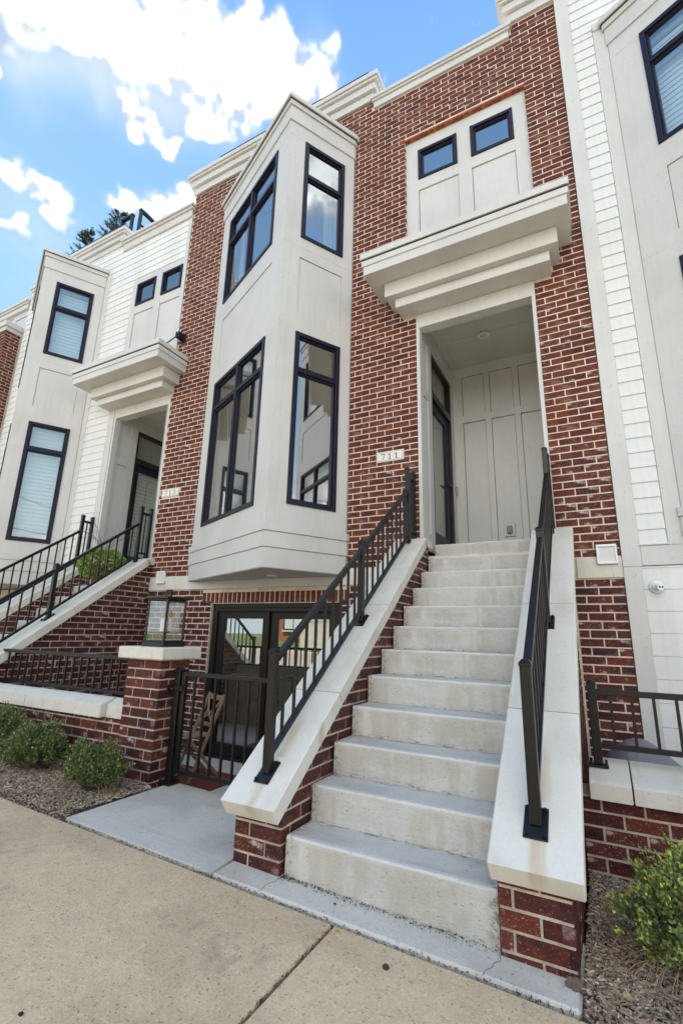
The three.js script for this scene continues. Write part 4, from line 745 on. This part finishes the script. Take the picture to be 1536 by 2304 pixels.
// ------------------------------------------------------------------ folding chair and mat in the sunken area
{
  const C = thing('folding_chair', 'weathered wooden folding chair with crossed back slats behind the gate', 'chair', [-2.46, -.32, .70]);
  const A = -.32, ca = Math.cos(A), sa = Math.sin(A), W = ([x, y, z]) => [-2.46 + x * ca + z * sa, -.32 + y, .70 - x * sa + z * ca], b = (p, q, w, h) => bar(W(p), W(q), w, h, .003);
  const hw = .165, backAt = (y) => -.17 + (.84 - y) * .42;   // long legs run from the top of the back to the front feet
  for (const s of [-1, 1]) part(C, 'leg', b([s * hw, .86, backAt(.86)], [s * hw, .0, backAt(.0)], .022, .034), M.wood);
  for (const s of [-1, 1]) part(C, 'leg', b([s * (hw - .03), .43, .20], [s * (hw - .03), 0, -.20], .022, .034), M.wood);
  part(C, 'top_rail', b([-hw, .82, backAt(.82)], [hw, .82, backAt(.82)], .018, .055), M.wood); part(C, 'lower_rail', b([-hw, .55, backAt(.55)], [hw, .55, backAt(.55)], .018, .04), M.wood);
  const arc = (x0, x1, bow) => { const c = []; for (let i = 0; i <= 8; i++) { const t = i / 8, y = lerp(.56, .80, t); c.push(new THREE.Vector3(...W([lerp(x0, x1, t) + bow * Math.sin(Math.PI * t), y, backAt(y)]))); } const g = new THREE.TubeGeometry(new THREE.CatmullRomCurve3(c), 14, .011, 6).toNonIndexed(); return g; };
  for (const [a, c, k] of [[-.15, .13, .05], [.15, -.13, -.05], [-.15, -.15, .09], [.15, .15, -.09]]) part(C, 'back_slat', arc(a, c, k), M.wood);
  for (let i = 0; i < 6; i++) part(C, 'seat_slat', b([-hw + .025, .445, -.06 + i * .052], [hw - .025, .445, -.06 + i * .052], .042, .014), M.wood);
  part(C, 'stretcher', b([-hw, .12, backAt(.12)], [hw, .12, backAt(.12)], .018, .02), M.wood);
  const m = new THREE.Mesh(box(-2.95, -2.02, -.319, -.305, .42, 1.02, .004), M.doormat); m.name = 'door_mat'; m.userData = { label: 'dark red mat lying on the floor of the sunken entry', category: 'mat' }; scene.add(dress(m));
}
{ // grey weather cover over something low, behind the right rail
  const g = new THREE.PlaneGeometry(1.5, 1.0, 26, 18); g.rotateX(-Math.PI / 2); const p = g.attributes.position;
  for (let i = 0; i < p.count; i++) { const x = p.getX(i), z = p.getZ(i), e = Math.max(Math.abs(x) / .75, Math.abs(z) / .5), pk = Math.exp(-((x + .33) ** 2 + z * z * .5) / .10); p.setY(i, .55 * smooth(1.02, .72, e) + .30 * pk * smooth(1.0, .6, e) - .05 * Math.sin(x * 9 + z * 4) * smooth(1, .6, e) + .025 * fbm3(x * 6, z * 6, 1, 3, 9)); p.setX(i, x * (1 - .12 * smooth(.6, 1, e))); }
  g.translate(2.03, -.32, .70); g.computeVertexNormals(); const m = new THREE.Mesh(g.toNonIndexed(), M.cover); m.geometry.computeVertexNormals(); m.name = 'weather_cover'; m.userData = { label: 'grey cloth weather cover peaked behind the right low railing', category: 'cover' }; scene.add(dress(m));
}
// ------------------------------------------------------------------ plants
function leafMesh(R, n, place, len, wid, colour) {   // many small folded leaves in one mesh
  const v = [], c = [], N = new THREE.Vector3(), a = new THREE.Vector3(), s = new THREE.Vector3(), P = new THREE.Vector3();
  for (let i = 0; i < n; i++) {
    const q = place(i); P.set(...q.p); N.set(...q.n).normalize(); a.set(R() - .5, R() - .5, R() - .5).multiplyScalar(q.spread ?? 1.3).add(N).normalize(); s.set(R() - .5, R() - .5, R() - .5).cross(a).normalize();
    const L = len * (.65 + .7 * R()), w = wid * (.7 + .6 * R()), up = new THREE.Vector3().crossVectors(a, s).multiplyScalar(w * .35), mid = P.clone().addScaledVector(a, L * .5), tip = P.clone().addScaledVector(a, L);
    const l = mid.clone().addScaledVector(s, w).add(up), r = mid.clone().addScaledVector(s, -w).add(up), k = colour(q, R);
    for (const t of [P, r, mid.clone(), P, mid, l, mid, r, tip, mid, tip, l]) { v.push(t.x, t.y, t.z); c.push(...k); }
  }
  const g = new THREE.BufferGeometry(); g.setAttribute('position', new THREE.Float32BufferAttribute(v, 3)); g.setAttribute('color', new THREE.Float32BufferAttribute(c, 3)); g.computeVertexNormals(); return g;
}
M.leaf = std({ vertexColors: true, roughness: .45, side: THREE.DoubleSide }); M.needle = std({ vertexColors: true, roughness: .8, side: THREE.DoubleSide });
function makeBoxwood(x, z, rx, ry, rz, seed, n, label, bright, straw) {
  const R = rng(seed), y = gy(x) - .01, B = thing('boxwood_shrub', label, 'shrub', [x, y, z], 'boxwood shrubs in the mulch beds'), shoots = [];
  for (let i = 0; i < 260; i++) {   // shoots fan out from the foot to an uneven dome; leaves sit along their outer part
    const t = R() * 2 * Math.PI, e = Math.asin(Math.pow(R(), .8) * .98 + .02), ce = Math.cos(e), k = .50 + .85 * fbm3(Math.cos(t) * ce * 2.2 + seed, Math.sin(e) * 2.2, Math.sin(t) * ce * 2.2, 3, seed) + (R() < .10 ? .22 * R() : 0);
    shoots.push(new THREE.Vector3(Math.cos(t) * ce * rx * k, (.22 + .78 * Math.sin(e)) * ry * k, Math.sin(t) * ce * rz * k));
  }
  const twigs = shoots.filter((_, i) => i % 4 === 0).map((d) => cyl([x + d.x * .06, y, z + d.z * .06], [x + d.x * .8, y + d.y * .8, z + d.z * .8], .0045, .002, 5)); part(B, 'stems', twigs, M.bark);
  const g = leafMesh(R, n, () => { const d = shoots[Math.floor(R() * shoots.length)], t = .45 + .58 * Math.pow(R(), .55); return { p: [x + d.x * t + (R() - .5) * .035, y + .02 + d.y * t + (R() - .5) * .03, z + d.z * t + (R() - .5) * .035], n: [d.x, d.y + .15, d.z].map((q) => q / .3), tip: t, spread: 1.6 }; }, .019, .0062, (q, r) => { const k = (.6 + .8 * r()) * bright, tipc = q.tip > .93 && r() < (bright > 1.2 ? .42 : .16); return tipc ? [.27 * k, .30 * k, .06 * k] : r() < .03 ? [.30, .18, .04] : [.105 * k, .146 * k, .047 * k]; });
  part(B, 'foliage', g, M.leaf);
  if (straw) { const s = []; for (let i = 0; i < straw; i++) { const t = R() * 6.28, r = .6 + .5 * R(), p0 = [x + Math.cos(t) * rx * .3, y + .05 + R() * .08, z + Math.sin(t) * rz * .3 + .05], c = new THREE.QuadraticBezierCurve3(new THREE.Vector3(...p0), new THREE.Vector3(x + Math.cos(t) * rx * r * .8, y + .12 * R() + .06, z + Math.sin(t) * rz * r * .8 + .05), new THREE.Vector3(x + Math.cos(t) * rx * r, y + .005, z + Math.sin(t) * rz * r + .1)); s.push(new THREE.TubeGeometry(c, 6, .0012, 4).toNonIndexed()); } part(B, 'dry_twigs', s, M.tan); }
}
makeBoxwood(-1.90, 2.40, .27, .33, .20, 301, 7500, 'small boxwood with bare straw at its foot beside brick pier', .9, 40);
makeBoxwood(-2.74, 2.36, .34, .36, .24, 302, 11000, 'round green boxwood before the low wall of 713', 1.0, 8);
makeBoxwood(-3.42, 2.34, .38, .46, .26, 303, 9000, 'boxwood at the end of the bed under the 713 stairs', 1.0, 0);
makeBoxwood(1.86, 2.33, .34, .44, .30, 304, 14000, 'yellow green boxwood in the bed right of the stairs', 1.45, 60);
{ // plant in a pot on the 713 landing
  const R = rng(311), px = -4.98, pz = .42, by = 12 * RISE - RISE * 2 - .0, P = thing('potted_plant', 'lime green sweet potato vine in a pot on the 713 steps', 'plant', [px, 1.9, pz]);
  const pot = new THREE.LatheGeometry([[.0, 0], [.11, 0], [.15, .24], [.165, .26], [.15, .27], [.14, .25], [0, .24]].map(([r, y]) => new THREE.Vector2(r, y)), 24); pot.translate(px, 1.888, pz); part(P, 'pot', pot.toNonIndexed(), std({ color: rgb(.16, .08, .05), roughness: .8 }));
  const g = leafMesh(R, 1700, () => { const t = R() * 6.28, u = R() * 1.9 - .9, r = Math.sqrt(Math.max(0, 1 - u * u * .8)); const d = [Math.cos(t) * r, u * .75, Math.sin(t) * r]; return { p: [px + d[0] * .29, 2.17 + d[1] * .26, pz + d[2] * .29], n: [d[0], d[1] + .1, d[2]], spread: 1.1 }; }, .055, .024, (q, r) => { const k = .7 + .6 * r(); return [.25 * k, .35 * k, .055 * k]; });
  part(P, 'vine_leaves', g, M.leaf);
  const sp = []; for (let i = 0; i < 16; i++) { const t = R() * 6.28, r = .12 + R() * .2; sp.push(new THREE.TubeGeometry(new THREE.QuadraticBezierCurve3(new THREE.Vector3(px, 2.3, pz), new THREE.Vector3(px + Math.cos(t) * r * .5, 2.62, pz + Math.sin(t) * r * .5), new THREE.Vector3(px + Math.cos(t) * r * 1.5, 2.62 + R() * .15, pz + Math.sin(t) * r * 1.5)), 6, .003, 4).toNonIndexed()); } part(P, 'spike_grass', sp, std({ color: rgb(.05, .075, .03), roughness: .7 }));
}
function makeEvergreen(x, y, z, h, r, seed, label) {
  const R = rng(seed), E = thing('roof_evergreen', label, 'tree', [x, y, z], 'evergreens growing on the roof deck');
  part(E, 'trunk', cyl([x, y, z], [x, y + h * .96, z], .03, .006, 7), M.bark);
  const pot = new THREE.CylinderGeometry(.22, .18, .36, 20); pot.translate(x, y + .18, z); part(E, 'pot', pot.toNonIndexed(), M.roofDark);
  const br = []; for (let i = 0; i < 130; i++) { const t = Math.pow(R(), .8), a = R() * 6.28, l = r * (1.22 - t) * (.6 + .6 * R()); br.push([t, a, l]); }
  part(E, 'branches', br.map(([t, a, l]) => cyl([x, y + h * t * .95, z], [x + Math.cos(a) * l, y + h * t * .95 + l * .35, z + Math.sin(a) * l], .006, .002, 4)), M.bark);
  const g = leafMesh(R, 9000, () => { const [t, a, l] = br[Math.floor(R() * br.length)], k = .25 + .8 * R(); return { p: [x + Math.cos(a) * l * k + (R() - .5) * .05, y + h * t * .95 + l * .35 * k + (R() - .5) * .05, z + Math.sin(a) * l * k + (R() - .5) * .05], n: [Math.cos(a), .55, Math.sin(a)], spread: 1.2 }; }, .06, .005, (q, r) => { const k = .6 + .8 * r(); return [.035 * k, .062 * k, .022 * k]; });
  part(E, 'crown', g, M.needle);
}
makeEvergreen(-8.0, 8.7, -.8, 2.72, .6, 321, 'dark spiky evergreen rising over the 713 cornice by the deck frame');
makeEvergreen(-9.2, 8.7, -.8, 2.66, .6, 322, 'dark spiky evergreen rising over the cornice, farther from the deck frame');
{ // black frames of the roof deck of 713
  const D = thing('deck_screen', 'black metal frame of the roof deck above the 713 cornice', 'railing', [-7.2, 8.62, -.6]);
  for (const [x, z] of [[-7.22, -.4], [-6.88, -.4], [-6.6, -.4], [-6.6, -1.2]]) part(D, 'post', box(x - .03, x + .03, 8.66, 10.3, z - .03, z + .03), M.black);
  part(D, 'rail', box(-7.25, -6.845, 10.30, 10.36, -.44, -.36), M.black); part(D, 'rail', box(-6.64, -6.56, 10.30, 10.36, -1.3, -.365), M.black); part(D, 'rail', box(-7.25, -6.915, 9.95, 9.99, -.42, -.38), M.black); part(D, 'rail', box(-6.62, -6.58, 9.95, 9.99, -1.165, -.435), M.black);
}
{ // lamp and its stay on the 713 canopy
  const F = thing('canopy_tie', 'black steel bracket with thin tie rod above the 713 canopy', 'bracket', [-4.28, 6.02, .05]);
  part(F, 'plate', box(-4.33, -4.23, 6.02, 6.2, 0.004, .03), M.black); part(F, 'fork', [box(-4.32, -4.295, 6.06, 6.17, .03, .16), box(-4.265, -4.24, 6.06, 6.17, .03, .16)], M.black); part(F, 'tie_rod', cyl([-4.28, 6.12, .13], [-4.6, 5.71, .35], .011, .011, 10), M.black);
}
// ------------------------------------------------------------------ mulch and litter
{
  const R = rng(401), shard = fromFaces([[[-.5, 0, -.5], [-.5, 0, .5], [.5, 0, .32], [.5, 0, -.4]], [[-.5, 0, -.5], [.5, 0, -.4], [.3, 1, 0], [-.35, 1, .1]], [[.5, 0, .32], [-.5, 0, .5], [-.35, 1, .1], [.3, 1, 0]], [[.5, 0, -.4], [.5, 0, .32], [.3, 1, 0]], [[-.5, 0, .5], [-.5, 0, -.5], [-.35, 1, .1]]]);
  const areas = [[-4.2, -1.60, 2.10, 2.86, 15000], [1.42, 2.6, 1.64, 2.86, 17000]];
  for (const [x0, x1, z0, z1, n] of areas) {
    const I = new THREE.InstancedMesh(shard, std({ roughness: .95 }), n), m = new THREE.Matrix4(), q = new THREE.Quaternion(), e = new THREE.Euler(), c = new THREE.Color();
    for (let i = 0; i < n; i++) {
      const x = lerp(x0, x1, R()), z = lerp(z0, z1, R()), edge = z > 2.8 ? (R() < .75 ? .0 : 1) : 1, l = (.010 + .045 * Math.pow(R(), 2.2)) * edge, heap = .03 * fbm3(x * 3, z * 3, 0, 3, 7) * smooth(2.84, 2.7, z);
      e.set((R() - .5) * .9, R() * 6.28, (R() - .5) * .9); q.setFromEuler(e); m.compose(new THREE.Vector3(x, gy(x) - .008 + heap + R() * .012, z), q, new THREE.Vector3(l, .002 + .004 * R(), .003 + .006 * R())); I.setMatrixAt(i, m);
      const k = R(), v = .55 + .9 * R(); k < .72 ? c.setRGB(.28 * v, .205 * v, .14 * v) : k < .9 ? c.setRGB(.40 * v, .31 * v, .215 * v) : c.setRGB(.48 * v, .42 * v, .34 * v); I.setColorAt(i, c);
    }
    I.name = numbered('mulch_chips'); I.userData = { kind: 'stuff', label: x0 < 0 ? 'shredded bark mulch left of the entry slab' : 'shredded bark mulch right of the stairs', category: 'mulch' }; I.castShadow = I.receiveShadow = true; scene.add(I);
  }
  { // grit and bark crumbs caught in the joint along the pavement
    const n = 2300, I = new THREE.InstancedMesh(shard, std({ roughness: 1 }), n), m = new THREE.Matrix4(), q = new THREE.Quaternion(), e = new THREE.Euler(), c = new THREE.Color();
    for (let i = 0; i < n; i++) { const foot = R() < .3, inJoint = foot || R() < .75, x = foot ? lerp(.0, 1.12, Math.pow(R(), 1.6)) : inJoint ? lerp(-1.6, 1.5, R()) : .42 + (R() - .5) * .015, z = foot ? 2.625 + .05 * R() * R() + .03 * R() * R() * R() : inJoint ? 2.83 + (R() - .5) * .034 * (R() < .2 ? 2.5 : 1) : lerp(2.85, 4.2, R()); e.set(R() * 3, R() * 6, R() * 3); q.setFromEuler(e); const l = .003 + .009 * R() * R(); m.compose(new THREE.Vector3(x, gy(x) + (foot ? .004 : -.006) + R() * .006, z), q, new THREE.Vector3(l, l * .4, l * .5)); I.setMatrixAt(i, m); const v = .4 + R(); R() < .7 ? c.setRGB(.06 * v, .05 * v, .042 * v) : c.setRGB(.22 * v, .17 * v, .10 * v); I.setColorAt(i, c); }
    I.name = 'joint_grit'; I.userData = { kind: 'stuff', label: 'dark grit and bark crumbs in the pavement joint', category: 'grit' }; I.castShadow = I.receiveShadow = true; scene.add(I);
  }
  const leaf = (x, z, s, turn, col, y, label) => { const g = new THREE.PlaneGeometry(s, s * .7, 6, 4); g.rotateX(-Math.PI / 2); const p = g.attributes.position; for (let i = 0; i < p.count; i++) { const u = p.getX(i) / s, w = p.getZ(i) / s; p.setZ(i, p.getZ(i) * (1 - 3.2 * u * u)); p.setY(i, .25 * s * (Math.abs(w) + u * u) + .02 * s * Math.sin(u * 20)); } g.rotateY(turn); g.translate(x, y + .003, z); const ng = g.toNonIndexed(); ng.computeVertexNormals(); const m = new THREE.Mesh(ng, std({ color: rgb(...col), roughness: .8, side: THREE.DoubleSide })); m.name = numbered('dry_leaf'); m.userData = { label, category: 'leaf', group: 'fallen leaves' }; scene.add(dress(m)); };
  leaf(1.60, 1.80, .06, .5, [.34, .16, .06], .02 + gy(1.6), 'curled orange leaf against the low wall right of the stairs');
  leaf(1.56, 2.66, .05, 2, [.48, .36, .18], .01 + gy(1.56), 'pale tan leaf on the mulch near the stair pier'); leaf(1.515, 2.63, .04, 4, [.42, .28, .12], .01 + gy(1.5), 'small brown leaf on the mulch near the stair pier');
  leaf(.46, 2.88, .022, 1, [.50, .33, .08], gy(.46), 'tiny yellow leaf at the joint of the pavement'); leaf(.36, 2.72, .02, 2.4, [.10, .06, .03], gy(.3) + .006, 'tiny brown leaf on the pale strip before the stairs');
  leaf(-1.73, 2.35, .05, 3, [.36, .15, .05], .02 + gy(-1.7), 'curled rusty leaf under the boxwood beside brick pier');
  const lump = (x, z, s, col, label, name) => { const g = new THREE.IcosahedronGeometry(s, 3), p = g.attributes.position; for (let i = 0; i < p.count; i++) { const k = .45 + 1.1 * fbm3(p.getX(i) / s * 2.6 + x, p.getY(i) / s * 2.6, p.getZ(i) / s * 2.6, 3, 5); p.setXYZ(i, p.getX(i) * k, p.getY(i) * k * .7, p.getZ(i) * k * .8); } g.translate(x, gy(x) + s * .45, z); g.computeVertexNormals(); const m = new THREE.Mesh(g.index ? g.toNonIndexed() : g, std({ color: rgb(...col), roughness: .95, bumpMap: T.grain, bumpScale: .003 })); m.name = numbered(name); m.userData = { label, category: name === 'stone' ? 'stone' : 'clod' }; scene.add(dress(m)); };
  lump(1.385, 2.69, .03, [.20, .135, .095], 'round brown stone at the corner of the stair pier', 'stone'); lump(.73, 2.98, .013, [.09, .06, .035], 'small brown clod lying on the tan pavement', 'clod'); lump(-.205, 3.84, .008, [.03, .03, .035], 'small dark chip lying on the tan pavement', 'clod');
  lump(-1.62, 2.12, .02, [.42, .42, .40], 'small grey pebble at the foot of the brick pier', 'stone');
}
// ------------------------------------------------------------------ across the street: what the glass mirrors
{
  const B = thing('brick_warehouse', 'long low orange brick building across the street', 'building', [-6, 0, 30]);
  const wm = std({ map: T.brickRed, color: rgb(1, 1, 1), roughness: .9 });
  part(B, 'wall', box(-22, 9, -1.2, 6.2, 26, 36, .02), std({ color: rgb(.33, .13, .065), roughness: .9, bumpMap: T.grain, bumpScale: .004 }));
  part(B, 'parapet', box(-22.1, 9.1, 6.2, 6.5, 25.9, 36.1, .02), M.limestone);
  for (let i = 0; i < 8; i++) { const x = -20 + i * 3.6, w = part(B, 'window', box(x, x + 1.8, 1.4, 4.2, 25.94, 26.02), M.frame); part(w, 'pane', box(x + .1, x + .86, 1.5, 4.1, 25.92, 25.96), M.blind); part(w, 'pane', box(x + .94, x + 1.7, 1.5, 4.1, 25.92, 25.96), M.blind); part(w, 'sill', box(x - .1, x + 1.9, 1.28, 1.39, 25.85, 26), M.limestone); }
  const F = thing('board_fence', 'pale board fence across the street', 'fence', [5, 0, 19]);
  for (let i = 0; i < 150; i++) { const x = -14 + i * .2; part(F, 'board', tilt(box(x, x + .19, -.02, 1.75, 19, 19.025, .003)), M.limestone); }
  part(F, 'rail', tilt(box(-14, 16, .4, .5, 19.026, 19.07)), M.tan); part(F, 'rail', tilt(box(-14, 16, 1.3, 1.4, 19.026, 19.07)), M.tan);
  const U = thing('utility_pole', 'wooden utility pole across the street', 'pole', [-4, 0, 16.6]);
  part(U, 'pole', cyl([-4, -.2, 16.6], [-4, 11, 16.6], .15, .1, 14), M.bark); part(U, 'crossarm', box(-5.2, -2.8, 10.2, 10.35, 16.52, 16.68), M.bark);
  const U2 = thing('utility_pole', 'second wooden utility pole farther along the street', 'pole', [24, -.7, 16.6]); part(U2, 'pole', cyl([24, -1, 16.6], [24, 11, 16.6], .15, .1, 14), M.bark); part(U2, 'crossarm', box(22.8, 25.2, 10.2, 10.35, 16.52, 16.68), M.bark);
  for (const [y, dz, s, r] of [[10.45, -.9, .7, .016], [10.45, .0, .7, .016], [8.4, .12, .9, .035], [7.9, .12, 1.0, .02]]) { const c = []; for (let i = 0; i <= 24; i++) { const x = -32 + i * 56 / 24, t = ((x + 32) % 28) / 28; c.push(new THREE.Vector3(x, y - s * 4 * t * (1 - t), 16.6 + dz * .3)); } const m = new THREE.Mesh(new THREE.TubeGeometry(new THREE.CatmullRomCurve3(c), 120, r, 6), M.black); m.name = numbered('overhead_wire'); m.userData = { label: r > .03 ? 'thick black cable slung between the utility poles' : r > .018 ? 'lowest thin cable slung between the utility poles' : dz < -.5 ? 'thin wire at the street end of the pole crossarms' : 'thin wire at the middle of the pole crossarms', category: 'wire', group: 'overhead wires' }; scene.add(dress(m)); }
}

renderer.render(scene, camera);
